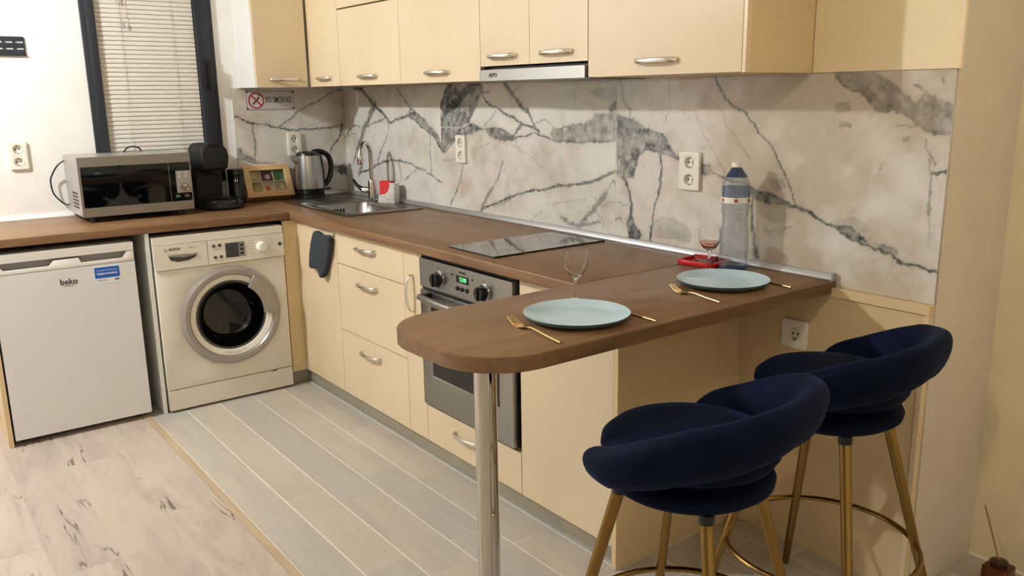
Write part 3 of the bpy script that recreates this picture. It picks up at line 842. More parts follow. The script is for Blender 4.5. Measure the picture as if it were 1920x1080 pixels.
def carcass(x0, x1, y0, y1, z0, z1, t=0.016, top=True, back=True):
    bm = bmesh.new()
    add_box(bm, x0, x0 + t, y0, y1, z0, z1); add_box(bm, x1 - t, x1, y0, y1, z0, z1)
    add_box(bm, x0 + t, x1 - t, y0, y1, z0, z0 + t)
    if top: add_box(bm, x0 + t, x1 - t, y0, y1, z1 - t, z1)
    if back: add_box(bm, x0 + t, x1 - t, y1 - 0.006, y1, z0 + t, z1 - (t if top else 0))
    return bm

def bow_handle(parent, c, face, length=0.16, vertical=False, m=None, lean=0.0):
    """Curved strip handle standing off a front; c is its centre on the front's plane."""
    h = length / 2
    path = [(-h, 0.0), (-h * 0.96, 0.014), (-h * 0.78, 0.024), (-h * 0.4, 0.030), (0, 0.032), (h * 0.4, 0.030), (h * 0.78, 0.024), (h * 0.96, 0.014), (h, 0.0)]
    pts = []
    for a, d in path:
        if vertical: p = (c[0], c[1] - d, c[2] + a)
        elif face == '-y': p = (c[0] + a, c[1] - d, c[2] + lean * a)
        else: p = (c[0] + d, c[1] + a, c[2])
        pts.append(p)
    pts = smooth_path(pts, 4)
    ref = (1, 0, 0) if vertical else (0, 0, 1)
    return mk('handle', tube(pts, 0.0075, 12, sq=0.45, ref=ref), m or M['nickel'], parent)

def front(parent, name, x0, x1, z0, z1, y=YD, t=0.018, m=None):
    return B(name, x0 + .0012, x1 - .0012, y, y + t, z0 + .0018, z1 - .0018, m or M['cream'], parent, b=0.0025, seg=3)

CB, DT = 0.070, 0.846       # door bottom, door top
def base(label, x0, x1):
    return thing('base_cabinet', label, 'cabinet', ((x0 + x1) / 2, -0.3, CB), group='base cabinets under the oak worktop')

c = base('cream corner base cabinet with the dark oven mitt hung on its door', 0.575, 1.034)
mk('body', carcass(0.592, 1.033, YD + .020, -0.03, CB, 0.735, top=False), M['carcass'], c)
front(c, 'door', 0.592, 1.034, CB, DT)
B('filler_panel', 0.572, 0.590, -0.652, YD + .002, CB, DT, M['cream_matt'], c)
c = base('cream base cabinet with three drawers beside the oven mitt', 1.034, 1.645)
mk('body', carcass(1.035, 1.644, YD + .020, -0.03, CB, ZU - .004), M['carcass'], c)
for z0, z1, hz in ((0.694, DT, 0.792), (0.381, 0.694, 0.632), (CB, 0.381, 0.318)):
    f = front(c, 'drawer', 1.034, 1.645, z0, z1)
    bow_handle(f, (1.327, YD, hz), '-y', 0.172, lean=0.03)
c = base('narrow cream pull-out cabinet with an upright handle left of the oven', 1.645, 1.789)
mk('body', carcass(1.646, 1.788, YD + .020, -0.03, CB, ZU - .004), M['carcass'], c)
f = front(c, 'door', 1.645, 1.7885, CB, DT)
bow_handle(f, (1.712, YD, 0.672), '-y', 0.15, vertical=True)
c = base('cream oven housing with a single drawer under the oven', 1.789, 2.411)
mk('body', carcass(1.7895, 2.4105, YD + .020, -0.03, CB, 0.230), M['carcass'], c)
f = front(c, 'drawer', 1.789, 2.411, CB, 0.226)
bow_handle(f, (2.083, YD, 0.172), '-y', 0.172, lean=0.03)
c = base('cream end cabinet right of the oven behind the chrome post', 2.412, 2.888)
mk('body', carcass(2.412, 2.866, YD + .020, -0.03, CB, ZU - .004), M['carcass'], c)
front(c, 'door', 2.413, 2.866, CB, DT)
B('side_panel', 2.868, 2.886, YD - .002, -0.001, 0.0, ZU - .0005, M['cream_matt'], c, b=0.001)
pl = thing('plinth', 'grey plinth strip under the cream base cabinets', 'plinth', (1.7, -0.56, 0))
B('board', 0.575, 2.866, -0.5614, -0.547, 0.001, CB - .002, M['plinth'], pl)
B('return_board', 0.560, 0.574, -0.652, -0.547, 0.001, CB - .002, M['plinth'], pl)
B('floor_seal', 0.575, 2.866, -0.567, -0.5616, 0.001, 0.009, M['alu'], pl, b=0.001)

# white divider and cream end panel beside the appliances
tag(B('divider_panel', 0.03, 0.598, -1.292, -1.276, 0.0, ZU - .0005, M['white_board']), 'white upright divider panel between fridge and washing machine', 'panel')
tag(B('end_panel', 0.03, 0.598, -1.918, -1.900, 0.0, ZU - .0005, M['cream_matt']), 'cream upright panel at the left end of the worktop beside the fridge', 'panel')

# chrome post under the bar
post = thing('support_post', 'round chrome post carrying the rounded end of the breakfast bar', 'post', (2.955, -1.10, 0))
mk('tube', lathe([(0.0285, 0.012), (0.0285, ZU - .012)], 40, (2.955, -1.10, 0)), M['chrome'], post)
mk('foot', lathe([(0.034, 0.0), (0.034, 0.012), (0.0285, 0.016)], 40, (2.955, -1.10, 0)), M['chrome'], post)
mk('collar', lathe([(0.0285, ZU - .016), (0.045, ZU - .008), (0.045, ZU - .0004)], 40, (2.955, -1.10, 0)), M['chrome'], post)

# wainscot panel on the marble wall behind the stools
t = thing('wall_panel', 'cream panel with capping fixed below the marble behind the stools', 'wall panel', (3.2, -0.015, 0))
B('board', 2.8866, 3.492, -0.022, -0.0005, 0.0, 0.842, M['cream_matt'], t, b=0.001)
B('capping', 3.2, 3.508, -0.030, -0.0005, 0.843, 0.869, M['cream_matt'], t, b=0.004, seg=3)
B('edge_strip', 3.493, 3.506, -0.027, -0.0005, 0.0, 0.842, M['cream_edge'], t, b=0.002)

# ================================================================ WALL CABINETS
UT = 2.20
def upper(label, x0, x1):
    return thing('wall_cabinet', label, 'cabinet', ((x0 + x1) / 2, -0.16, ZUP), group='wall cabinets over the marble')
c = thing('wall_cabinet', 'cream wall cabinet on the window wall above the no smoking sign', 'cabinet', (0.14, -0.47, ZUP), group='wall cabinets over the marble')
mk('body', add_box(bmesh.new(), 0.001, 0.256, -0.606, -0.331, ZUP, UT), M['white_board'], c)
f = B('door', 0.2585, 0.2768, -0.6045, -0.332, ZUP, UT, M['cream'], c, b=0.0025, seg=3)
bow_handle(f, (0.2768, -0.463, 1.527), '+x', 0.15)
c = upper('cream wall cabinet tucked in the corner with the smallest-looking door', 0.277, 0.636)
mk('body', add_box(bmesh.new(), 0.300, 0.635, YUP + .019, -0.0005, ZUP, UT), M['carcass'], c)
B('filler', 0.2775, 0.2985, YUP + .001, -0.0005, ZUP, UT, M['cream_matt'], c)
f = front(c, 'door', 0.300, 0.636, ZUP, UT, y=YUP); bow_handle(f, (0.466, YUP, 1.529), '-y', 0.15)
for x0, x1, lab in ((0.636, 1.232, 'cream wall cabinet with two stacked doors left of centre'), (1.232, 1.845, 'cream wall cabinet with two stacked doors left of the hood')):
    c = upper(lab, x0, x1)
    mk('body', add_box(bmesh.new(), x0 + .001, x1 - .001, YUP + .019, -0.0005, ZUP, UT), M['carcass'], c)
    f = front(c, 'door', x0, x1, ZUP, 1.847, y=YUP); bow_handle(f, ((x0 + x1) / 2 - 0.002, YUP, 1.529), '-y', 0.172)
    front(c, 'door', x0, x1, 1.851, UT, y=YUP)
c = upper('cream wall cabinet with a pair of doors above the cooker hood', 1.845, 2.457)
mk('body', add_box(bmesh.new(), 1.846, 2.456, YUP + .019, -0.0005, 1.545, UT), M['carcass'], c)
for x0, x1, hx in ((1.8455, 2.149, 1.990), (2.149, 2.4565, 2.299)):
    f = front(c, 'door', x0, x1, 1.540, UT, y=YUP); bow_handle(f, (hx, YUP, 1.576), '-y', 0.16)
c = upper('wide cream wall cabinet right of the hood with exposed side', 2.457, 3.092)
mk('body', add_box(bmesh.new(), 2.4585, 3.090, YUP + .019, -0.0005, ZUP, UT), M['cream_matt'], c)
B('side_edge', 3.079, 3.0905, YUP, YUP + .0185, ZUP, UT, M['cream_edge'], c)
f = front(c, 'door', 2.4585, 3.078, ZUP, UT, y=YUP); bow_handle(f, (2.765, YUP, 1.531), '-y', 0.16)
# cooker hood
t = thing('cooker_hood', 'slim steel cooker hood slotted under the wall cabinet', 'cooker hood', (2.15, -0.16, ZUP))
B('body', 1.850, 2.448, -0.290, -0.002, ZUP, 1.538, M['dark_grey'], t)
B('front_strip', 1.849, 2.4505, -0.328, -0.312, 1.488, 1.528, M['steel'], t, b=0.002)
B('slide_out', 1.852, 2.446, -0.312, -0.290, 1.490, 1.512, M['steel_dark'], t)
B('grille', 1.87, 2.43, -0.285, -0.03, 1.4855, 1.4878, M['steel_dark'], t, b=0.0005)
text('logo', 'AKPO', (1.937, -0.3285, 1.508), 0.020, '-y', M['text_dark'], t, bold=0.0004)

# ================================================================ APPLIANCES
# ---- fridge
FY0, FY1, FX = -1.892, -1.345, 0.600
t = thing('fridge', 'white undercounter fridge with a blue sticker on its door', 'fridge', (0.3, -1.62, 0))
B('body', 0.05, FX - .052, FY0 + .004, FY1 - .004, 0.025, 0.806, M['white'], t, b=0.004)
B('top_cap', 0.05, FX + .001, FY0, FY1, 0.788, 0.824, M['white'], t, b=0.006, seg=3)
d = B('door', FX - .050, FX, FY0, FY1, 0.028, 0.738, M['fridge_white'], t, b=0.006, seg=3)
B('handle_recess', FX - .050, FX - .022, FY0 + .003, FY1 - .003, 0.7395, 0.787, M['grey_plastic'], t, b=0)
lip = [(FY0, .7395), (FY1, .7395), (FY1, .786), (-1.372, .786), (-1.392, .757), (-1.556, .757), (-1.566, .779), (-1.661, .779),
       (-1.680, .757), (-1.846, .757), (-1.866, .786), (FY0, .786)]
mk('handle_lip', bev(prism(lip, 'x', FX - .022, FX), 0.002), M['white'], t)
for y in (FY0 + .04, FY1 - .04): mk('foot', lathe([(0.018, 0), (0.018, 0.027)], 16, (FX - .08, y, 0)), M['black'], t)
text('logo', 'beko', (FX + .0004, -1.614, 0.681), 0.036, '+x', M['text_dark'], d, sx=0.95, bold=0.0006)
B('logo_underline', FX, FX + .0006, -1.638, -1.592, 0.6635, 0.6650, M['text_dark'], d, b=0)
st = B('sticker', FX, FX + .0006, -1.512, -1.411, 0.655, 0.733, M['text_white'], d, b=0)
B('blue_field', FX + .0006, FX + .0010, -1.511, -1.412, 0.679, 0.726, M['blue_print'], st, b=0)
text('lettering', 'NEUTRAL AIR COOLING', (FX + .0012, -1.4615, 0.712), 0.0075, '+x', M['text_white'], st)
text('lettering', 'FREESTANDING', (FX + .0012, -1.4615, 0.697), 0.0115, '+x', M['text_white'], st, bold=0.0003)
B('print_line', FX + .0006, FX + .0009, -1.502, -1.465, 0.667, 0.671, M['text_grey'], st, b=0)
B('print_line', FX + .0006, FX + .0009, -1.433, -1.416, 0.665, 0.671, M['text_dark'], st, b=0)
B('white_sticker', FX, FX + .0005, -1.405, -1.366, 0.668, 0.724, M['white'], d, b=0)

# ---- washing machine
WX, WA, WB = 0.616, -1.267, -0.664
t = thing('washing_machine', 'cream white front loading washing machine with a silver ringed porthole', 'washing machine', (0.32, -0.965, 0))
B('body', 0.04, WX - .1205, WA + .003, WB - .003, 0.018, 0.793, M['washer'], t, b=0.004)
B('lid', 0.04, WX - .004, WA, WB, 0.7945, 0.8286, M['washer_pan'], t, b=0.006, seg=3)
fp = mk('front_panel', bev(prism([(WA, .111), (WB, .111), (WB, .677), (WA, .677)], 'x', WX - .120, WX - .004, holes=[circ(-0.9445, 0.426, 0.205, 40)]), 0.003), M['washer'], t)
B('kick_panel', WX - .120, WX - .004, WA + .001, WB - .001, 0.012, 0.108, M['washer'], t, b=0.003)
B('kick_latch', WX - .004, WX - .001, -0.770, -0.746, 0.1035, 0.1075, M['text_dark'], t, b=0)
for y in (WA + .05, WB - .05): mk('foot', lathe([(0.02, 0), (0.02, 0.018)], 14, (WX - .07, y, 0)), M['black'], t)
cp = B('control_panel', WX - .120, WX + .002, -1.0295, WB, 0.680, 0.7925, M['washer_pan'], t, b=0.005, seg=3)
dr = B('detergent_drawer', WX - .120, WX + .002, WA, -1.032, 0.680, 0.7925, M['washer_pan'], t, b=0.005, seg=3)
mk('drawer_grip', bev(prism([(-1.207, .745), (-1.077, .741), (-1.085, .728), (-1.115, .715), (-1.165, .712), (-1.198, .722)], 'x', WX + .001, WX + .0035), 0.001), M['dark_grey'], dr)
mk('drawer_grip', bev(prism([(-1.207, .748), (-1.077, .744), (-1.080, .738), (-1.14, .730), (-1.203, .740)], 'x', WX + .003, WX + .007), 0.001), M['silver'], dr)
text('logo', 'BOSCH', (WX + .0024, -1.176, 0.771), 0.015, '+x', M['text_dark'], dr, bold=0.0003)
mk('emblem', prism([q for q in circ(-1.214, 0.769, 0.006, 20)], 'x', WX + .002, WX + .0028, holes=[circ(-1.214, 0.769, 0.0048, 20)]), M['text_dark'], dr)
text('lettering', 'Maxx 7', (WX + .0024, -1.098, 0.773), 0.010, '+x', M['text_grey'], dr)
for y, z in ((-1.002, .765), (-0.974, .767), (-0.998, .711), (-0.970, .712)):
    mk('button', lathe([(0.0075, 0.0), (0.0075, 0.003), (0.006, 0.004), (0, 0.004)], 16, (WX + .002, y, z), 'x'), M['dark_grey'], cp)
    B('button_print', WX + .002, WX + .0024, y - .010, y + .010, z - .018, z - .0165, M['text_grey'], cp, b=0)
dp = B('display', WX + .001, WX + .0035, -0.948, -0.857, 0.7035, 0.7725, M['lcd'], cp, b=0.001)
B('display_keys', WX + .0035, WX + .0042, -0.886, -0.859, 0.705, 0.771, M['grey_plastic'], dp, b=0)
for z in (0.757, 0.738, 0.719): B('display_key', WX + .0042, WX + .0055, -0.880, -0.865, z - .006, z + .006, M['text_dark'], dp, b=0.001)
mk('program_knob', lathe([(0.026, 0), (0.026, 0.012), (0.021, 0.026), (0.019, 0.029), (0, 0.030)], 32, (WX + .002, -0.776, 0.738), 'x'), M['plastic_white'], cp)
for i, z in enumerate((0.770, 0.757, 0.744, 0.731, 0.718, 0.706)):
    B('print_line', WX + .002, WX + .0024, -0.834, -0.812 + 0.004 * (i % 3), z, z + .0015, M['text_grey'], cp, b=0)
    if i < 5: B('print_line', WX + .002, WX + .0024, -0.735, -0.715 + 0.003 * (i % 2), z, z + .0015, M['text_grey'], cp, b=0)
mk('power_button', lathe([(0.0085, 0.0), (0.0085, 0.004), (0, 0.004)], 18, (WX + .002, -0.684, 0.741), 'x'), M['dark_grey'], cp)
DC = (WX - .006, -0.9445, 0.426)
dd = mk('door', lathe([(0.168, 0.000), (0.168, 0.006), (0.172, 0.012), (0.196, 0.020), (0.198, 0.014), (0.198, 0.0)], 64, DC, 'x', close=True), M['washer_pan'], t)
mk('door_ring', lathe([(0.198, -0.001), (0.198, 0.022), (0.203, 0.029), (0.222, 0.030), (0.233, 0.022), (0.2365, 0.010), (0.2365, -0.001)], 64, DC, 'x', close=True), M['silver'], dd)
mk('porthole_glass', lathe([(0.168, 0.005), (0.160, 0.004), (0.150, -0.03), (0.11, -0.07), (0, -0.085)], 48, DC, 'x', cap=False), M['black_gloss'], dd)
mk('drum_rim', lathe([(0.158, 0.0055), (0.163, 0.0075), (0.168, 0.0065), (0.165, 0.004)], 48, DC, 'x', close=True), M['dark_grey'], dd)
hs = []
for k in range(13): a = math.radians(-6 + 65 * k / 12); hs.append((DC[1] + .216 * math.cos(a), DC[2] + .216 * math.sin(a)))
for k in range(13): a = math.radians(57 - 61 * k / 12); hs.append((DC[1] + .150 * math.cos(a), DC[2] + .150 * math.sin(a)))
mk('door_handle', bev(prism(hs, 'x', DC[0] + .016, DC[0] + .036), 0.004, 3), M['silver'], dd)
for i, ch in enumerate('EXCLUSIV'):
    a = math.radians(-90 + (i - 3.5) * 4.1); R = 0.183
    text('lettering', ch, (DC[0] + .0185, DC[1] + R * math.cos(a), DC[2] + R * math.sin(a)), 0.017, '+x', M['text_grey'], dd, tilt=a + math.pi / 2)

# ---- oven
OX0, OX1 = 1.7895, 2.3855
t = thing('oven', 'built-in stainless steel oven with two black knobs and green clock', 'oven', (2.088, -0.3, 0.236))
B('body', 1.812, 2.384, -0.555, -0.05, 0.245, 0.826, M['steel_dark'], t)
B('side_gap_strip', 2.3865, 2.4095, -0.562, -0.558, 0.232, 0.842, M['black_matt'], t, b=0)  # black strip standing in for the shaded gap beside the oven
B('top_shadow_strip', OX0, OX1, -0.575, -0.558, 0.830, 0.842, M['black_matt'], t, b=0)
cp = B('control_panel', OX0, OX1, -0.590, -0.558, 0.7175, 0.829, M['steel'], t, b=0.002)
B('vent_gap', OX0 + .004, OX1 - .004, -0.580, -0.557, 0.7055, 0.7175, M['black_matt'], t, b=0)
dd = mk('door', bev(prism([(OX0, .237), (OX1, .237), (OX1, .7055), (OX0, .7055)], 'y', -0.592, -0.560, holes=[[(1.862, .366), (2.306, .366), (2.306, .646), (1.862, .646)]]), 0.0025), M['steel'], t)
B('window', 1.8625, 2.3055, -0.5885, -0.570, .3665, .6455, M['black_gloss'], dd, b=0)
mk('door_handle', tube(smooth_path([(1.842, -0.628, .6865), (1.95, -0.640, .688), (2.088, -0.643, .688), (2.226, -0.640, .688), (2.334, -0.628, .6865)]), 0.0125, 14), M['steel'], dd)
for x in (1.866, 2.310): mk('handle_bracket', tube([(x, -0.592, .689), (x, -0.632, .688)], 0.015, 14), M['black'], dd)
for x in (1.929, 2.223):
    k = mk('knob', lathe([(0.030, 0), (0.030, 0.006), (0.0255, 0.008), (0.0255, 0.026), (0.023, 0.029), (0, 0.029)], 32, (x, -0.590, .764), 'y'), M['black'], cp)
    mk('knob_ring', lathe([(0.033, 0), (0.033, 0.004), (0.030, 0.005)], 32, (x, -0.590, .764), 'y'), M['chrome'], k)
    B('knob_grip', x - .0045, x + .0045, -0.624, -0.617, .741, .787, M['black'], k, b=0.002)
    B('dial_mark', x - .001, x + .001, -0.5906, -0.590, .803, .812, M['text_dark'], cp, b=0)
    mk('dial_mark', prism(circ(x, .797, .0014, 10), 'y', -0.5906, -0.590), M['text_dark'], cp)
dp = B('clock', 2.049, 2.127, -0.5915, -0.589, .7745, .8015, M['black_gloss'], cp, b=0.001)
text('clock_digits', '12:00', (2.093, -0.592, .788), 0.022, '-y', M['lcd_green'], dp, sx=0.95, bold=0.0004)
for x in (2.022, 2.154):
    mk('indicator', lathe([(0.004, 0), (0.004, 0.002), (0, 0.003)], 12, (x, -0.590, .798), 'y'), M['black'], cp)
    mk('indicator_print', lathe([(0.002, 0), (0.002, 0.0006), (0, 0.0007)], 10, (x, -0.590, .812), 'y'), M['text_dark'], cp)
for x in (2.056, 2.086, 2.117): mk('button', lathe([(0.0085, 0), (0.0085, 0.004), (0.007, 0.006), (0, 0.006)], 18, (x, -0.590, .7515), 'y'), M['black'], cp)
text('logo', 'Zanussi', (2.088, -0.5905, .8145), 0.0145, '-y', M['text_dark'], cp)

# ---- hob
t = thing('hob', 'narrow black glass induction hob set in the worktop', 'hob', (2.112, -0.31, ZC))
B('glass_plate', 1.969, 2.2557, -0.568, -0.0488, ZC + .0005, ZC + .0062, M['hob'], t, b=0.001)
for y, r in ((-0.43, 0.075), (-0.20, 0.09)):
    mk('zone_ring', prism(circ(2.112, y, r, 40), 'z', ZC + .0062, ZC + .0064, holes=[circ(2.112, y, r - .0015, 40)]), M['dark_grey'], t, smooth=0)

# ---- sink
t = thing('sink', 'stainless steel inset sink with ridged drainer on the left', 'sink', (0.566, -0.276, ZC))
rim = mk('rim', bev(prism(rrect(SX0, SX1, SY0, SY1, 0.012, 4), 'z', ZC + .0003, ZC + .006, holes=[rrect(BX0, BX1, BY0, BY1, 0.055, 6)]), 0.002), M['steel_dark'], t)
bm = bmesh.new(); rings = []
for z, ins, rr in ((ZC + .0058, 0.0, .055), (ZC - .004, 0.006, .055), (ZC - .11, 0.014, .055), (ZC - .138, 0.03, .05), (ZC - .146, 0.06, .04)):
    rings.append([bm.verts.new((x, y, z)) for x, y in rrect(BX0 + ins, BX1 - ins, BY0 + ins, BY1 - ins, rr, 6)])
for a, b in zip(rings, rings[1:]):
    for k in range(len(a)): bm.faces.new((a[k], a[(k + 1) % len(a)], b[(k + 1) % len(a)], b[k]))
bm.faces.new(rings[-1])
bw = mk('bowl', bm, M['steel'], t, smooth=60)
mk('drain', lathe([(0.04, ZC - .145), (0.036, ZC - .143), (0.01, ZC - .146), (0, ZC - .146)], 24, (0.70, -0.30, 0)), M['steel_dark'], bw)
for k in range(4): B('overflow_slot', BX0 + .0085, BX0 + .0120, -0.335 + k * .017, -0.327 + k * .017, ZC - .050, ZC - .022, M['black_matt'], bw, b=0)
for k in range(6): mk('ridge', tube([(0.215, -0.42 + k * .056, ZC + .0052), (0.24, -0.42 + k * .056, ZC + .0062), (0.44, -0.42 + k * .056, ZC + .0062), (0.462, -0.42 + k * .056, ZC + .0052)], 0.006, 8, sq=0.3, ref=(0, 1, 0)), M['steel_dark'], rim)

# ---- tap
TX, TY = 0.520, -0.115
t = thing('tap', 'tall chrome swan neck kitchen tap behind the sink', 'tap', (TX, TY, ZC + .0082))
mk('base', lathe([(0.027, ZC + .0082), (0.027, ZC + .0125), (0.0225, ZC + .016), (0.0225, ZC + .105), (0.018, ZC + .118)], 28, (TX, TY, 0)), M['chrome'], t)
dx, dy = 0.6, -0.8
pts = [(TX, TY, ZC + .11), (TX, TY, 1.14)]
for k in range(1, 12):
    a = math.pi * k / 12
    rr = 0.062
    pts.append((TX + dx * rr * (1 - math.cos(a)), TY + dy * rr * (1 - math.cos(a)), 1.14 + rr * math.sin(a)))
pts.append((TX + dx * .124, TY + dy * .124, 1.135)); 
mk('spout', tube(pts, 0.0115, 16), M['chrome'], t)
mk('spray_head', lathe([(0.0125, 1.150), (0.0165, 1.142), (0.0165, 1.098), (0.014, 1.094), (0, 1.094)], 20, (TX + dx * .124, TY + dy * .124, 0)), M['chrome'], t)
lv = mk('lever_joint', tube([(TX, TY, ZC + .062), (TX - .045, TY - .03, ZC + .066)], 0.016, 16), M['chrome'], t)
mk('lever', tube([(TX - .045, TY - .03, ZC + .064), (TX - .075, TY - .05, ZC + .086), (TX - .095, TY - .062, ZC + .118)], [0.014, 0.009, 0.006], 12), M['black_gloss'], lv)

# ---- microwave
MX0, MX1, MY0, MY1, MZ0, MZ1 = 0.030, 0.355, -1.481, -0.995, 0.917, 1.184
t = thing('microwave', 'silver microwave oven with black door glass and dial panel', 'microwave', (0.19, -1.238, ZC))
bd = B('body', MX0, MX1 - .018, MY0, MY1, MZ0, MZ1, M['silver'], t, b=0.004)
for x in (MX0 + .05, MX1 - .05):
    for y in (MY0 + .05, MY1 - .05): mk('foot', lathe([(0.016, ZC), (0.016, MZ0)], 14, (x, y, 0)), M['black'], t)
fr = B('front_frame', MX1 - .017, MX1, MY0 - .002, MY1 + .002, MZ0 - .001, MZ1 + .001, M['steel'], t, b=0.004)
dr = B('door_glass', MX1 - .002, MX1 + .0025, -1.473, -1.0965, 0.958, 1.142, M['black_gloss'], t, b=0.001)
pn = B('control_panel', MX1 - .002, MX1 + .0025, -1.0935, -0.9985, 0.958, 1.142, M['black_gloss'], t, b=0.001)
pl = B('dial_plate', MX1 + .0025, MX1 + .0045, -1.066, -0.9995, 0.997, 1.102, M['silver'], pn, b=0.001)
mk('dial', lathe([(0.019, 0), (0.019, 0.008), (0.015, 0.018), (0, 0.019)], 28, (MX1 + .0045, -1.030, 1.025), 'x'), M['chrome'], pl)
for y, z in ((-1.050, 1.090), (-1.020, 1.091), (-1.050, 1.075), (-1.020, 1.076)): mk('dial_light', lathe([(0.0035, 0), (0.0035, 0.0015), (0, 0.002)], 10, (MX1 + .0045, y, z), 'x'), M['plastic_white'], pl)
for y in (-1.063, -1.021): B('button', MX1 + .0025, MX1 + .006, y - .012, y + .008, 0.977, 0.989, M['chrome'], pn, b=0.002)
for i in range(7):
    for j in range(5): B('vent_slot', 0.16 + i * .018, 0.171 + i * .018, MY0 - .0008, MY0 + .001, 0.950 + j * .016, 0.958 + j * .016, M['black_matt'], bd, b=0)
B('badge', MX1, MX1 + .0006, -1.262, -1.232, 0.934, 0.940, M['text_grey'], fr, b=0)
cord = [(0.05, -1.478, 1.160), (0.045, -1.512, 1.135), (0.03, -1.540, 1.085), (0.03, -1.546, 1.055), (0.03, -1.540, 1.005), (0.03, -1.515, 0.967), (0.035, -1.495, 0.950), (0.05, -1.478, 0.948)]
mk('power_cord', tube(smooth_path(cord, 6), 0.0035, 8), M['black'], t)
mk('power_cord', tube(smooth_path([(0.040, -1.215, 1.183), (0.040, -1.195, 1.203), (0.040, -1.165, 1.209), (0.040, -1.14, 1.200), (0.040, -1.130, 1.183)], 6), 0.0035, 8), M['black'], t)

# ---- coffee machine
CXm, CYm = 0.215, -0.815
t = thing('coffee_machine', 'black pod coffee machine with round drip tray beside the microwave', 'coffee machine', (0.17, -0.83, ZC))
mk('drip_tray', lathe([(0.100, ZC), (0.108, ZC + .012), (0.106, ZC + .030), (0.088, ZC + .050), (0, ZC + .052)], 40, (CXm, CYm, 0)), M['black'], t)
mk('tray_grid', lathe([(0.070, ZC + .0515), (0.074, ZC + .054), (0.066, ZC + .055), (0, ZC + .055)], 32, (CXm, CYm, 0)), M['steel_dark'], t)
bm = bev(prism([(-0.915, ZC), (-0.785, ZC), (-0.782, 1.05), (-0.772, 1.09), (-0.775, 1.10), (-0.914, 1.10)], 'x', 0.025, 0.155), 0.015, 4)
mk('column', bm, M['black_matt'], t)
bm = bev(prism([(-0.912, 1.085), (-0.905, 1.19), (-0.885, 1.214), (-0.80, 1.214), (-0.772, 1.19), (-0.766, 1.15), (-0.775, 1.085)], 'x', 0.025, 0.245), 0.018, 4)
hd = mk('head', bm, M['black_matt'], t)
B('top_lever', 0.10, 0.252, -0.868, -0.815, 1.208, 1.2185, M['black'], hd, b=0.003)
mk('pod_spout', lathe([(0.03, 1.09), (0.024, 1.068), (0.010, 1.060), (0, 1.060)], 20, (CXm - .01, -0.838, 0)), M['black'], hd)
for k in range(3): 
    a = math.radians(-38 + 30 * k)
    mk('button', lathe([(0.007, 0), (0.007, 0.003), (0, 0.004)], 14, (CXm + .096 * math.cos(a), CYm + .096 * math.sin(a), ZC + .041), 'z'), M['chrome'], t)

# ---- canister
t = thing('canister', 'small black canister between the coffee machine and tea box', 'canister', (0.085, -0.688, ZC))
mk('jar', lathe([(0.038, ZC), (0.041, ZC + .004), (0.041, ZC + .150), (0.039, ZC + .154)], 32, (0.085, -0.688, 0)), M['black_gloss'], t)
mk('lid', lathe([(0.0425, ZC + .1545), (0.0425, ZC + .178), (0.039, ZC + .183), (0, ZC + .183)], 32, (0.085, -0.688, 0)), M['black'], t)

# ---- tea box, tilted back, with six packets behind its glass
TB = (0.080, -0.506, ZC + .0176)
tilt = math.radians(-22)
tb = thing('tea_box', 'pale wooden tea box with glazed lid, propped up by the kettle', 'box', TB, rot=(0, tilt, 0))
def L(name, x0, x1, y0, y1, z0, z1, m, parent, b=0.0015): return B(name, x0, x1, y0, y1, z0, z1, m, parent, b=b, local=True)
def tbpart(name, bm, m, parent=tb): return mk(name, bm, m, parent, local=True)
TBY, TBH = 0.128, 0.175
bm = bmesh.new()
add_box(bm, -0.045, -0.039, -TBY, TBY, 0, TBH)
for y0, y1 in ((-TBY, -TBY + .008), (TBY - .008, TBY)): add_box(bm, -0.039, 0.016, y0, y1, 0, TBH)
for z0, z1 in ((0, .008), (TBH - .008, TBH)): add_box(bm, -0.039, 0.016, -TBY + .008, TBY - .008, z0, z1)
tbpart('box_body', bm, M['pine'])
tbpart('lid_frame', bev(prism([(-TBY - .002, -.001), (TBY + .002, -.001), (TBY + .002, TBH + .001), (-TBY - .002, TBH + .001)], 'x', 0.0165, 0.030,
       holes=[[(-.096, .030), (.096, .030), (.096, .148), (-.096, .148)]]), 0.002), M['pine'])
L('glass', 0.0175, 0.0195, -.099, .099, .027, .151, M['thin_glass'], tb, b=0)
for y in (-.035, .035): L('divider', -0.038, 0.014, y - .002, y + .002, .009, TBH - .009, M['plastic_white'], tb, b=0)
L('divider', -0.038, 0.0135, -TBY + .009, TBY - .009, .086, .090, M['plastic_white'], tb, b=0)
packs = [((-.070, .119), (196, 178, 128), 'buff tea packet, upper left in the tea box'), ((0, .119), (110, 60, 78), 'plum coloured tea packet, upper middle in the tea box'),
         ((.070, .119), (96, 134, 104), 'green tea packet, upper right in the tea box'), ((-.070, .055), (188, 168, 118), 'tan tea packet, lower left in the tea box'),
         ((0, .055), (226, 206, 196), 'white and coral tea packet, lower middle in the tea box'), ((.070, .055), (198, 190, 160), 'pale tea packet, lower right in the tea box')]
Mt = W(tb)
for i, ((y, z), col, lab) in enumerate(packs):
    m = noisy('tea_paper_%d' % i, col, 0.12, 30, rough=0.7)
    bm = add_box(bmesh.new(), 0.0, 0.008, y - .031, y + .031, z - .028, z + .028); bev(bm, 0.002)
    bm.transform(Mt)
    o = tag(mk('tea_packet', bm, m), lab, 'tea packet', 'tea packets in the tea box')
    cc = [(214, 196, 150), (232, 222, 222), (60, 110, 76), (214, 196, 150), (222, 116, 96), (236, 232, 214)][i]
    bm = bev(prism(circ(y + (.006 if i % 2 else -.004), z - .004, .014, 14), 'x', 0.0081, 0.0086), 0); bm.transform(Mt)
    mk('printed_motif', bm, mat('tea_motif_%d' % i, cc, rough=0.7), o, smooth=0)

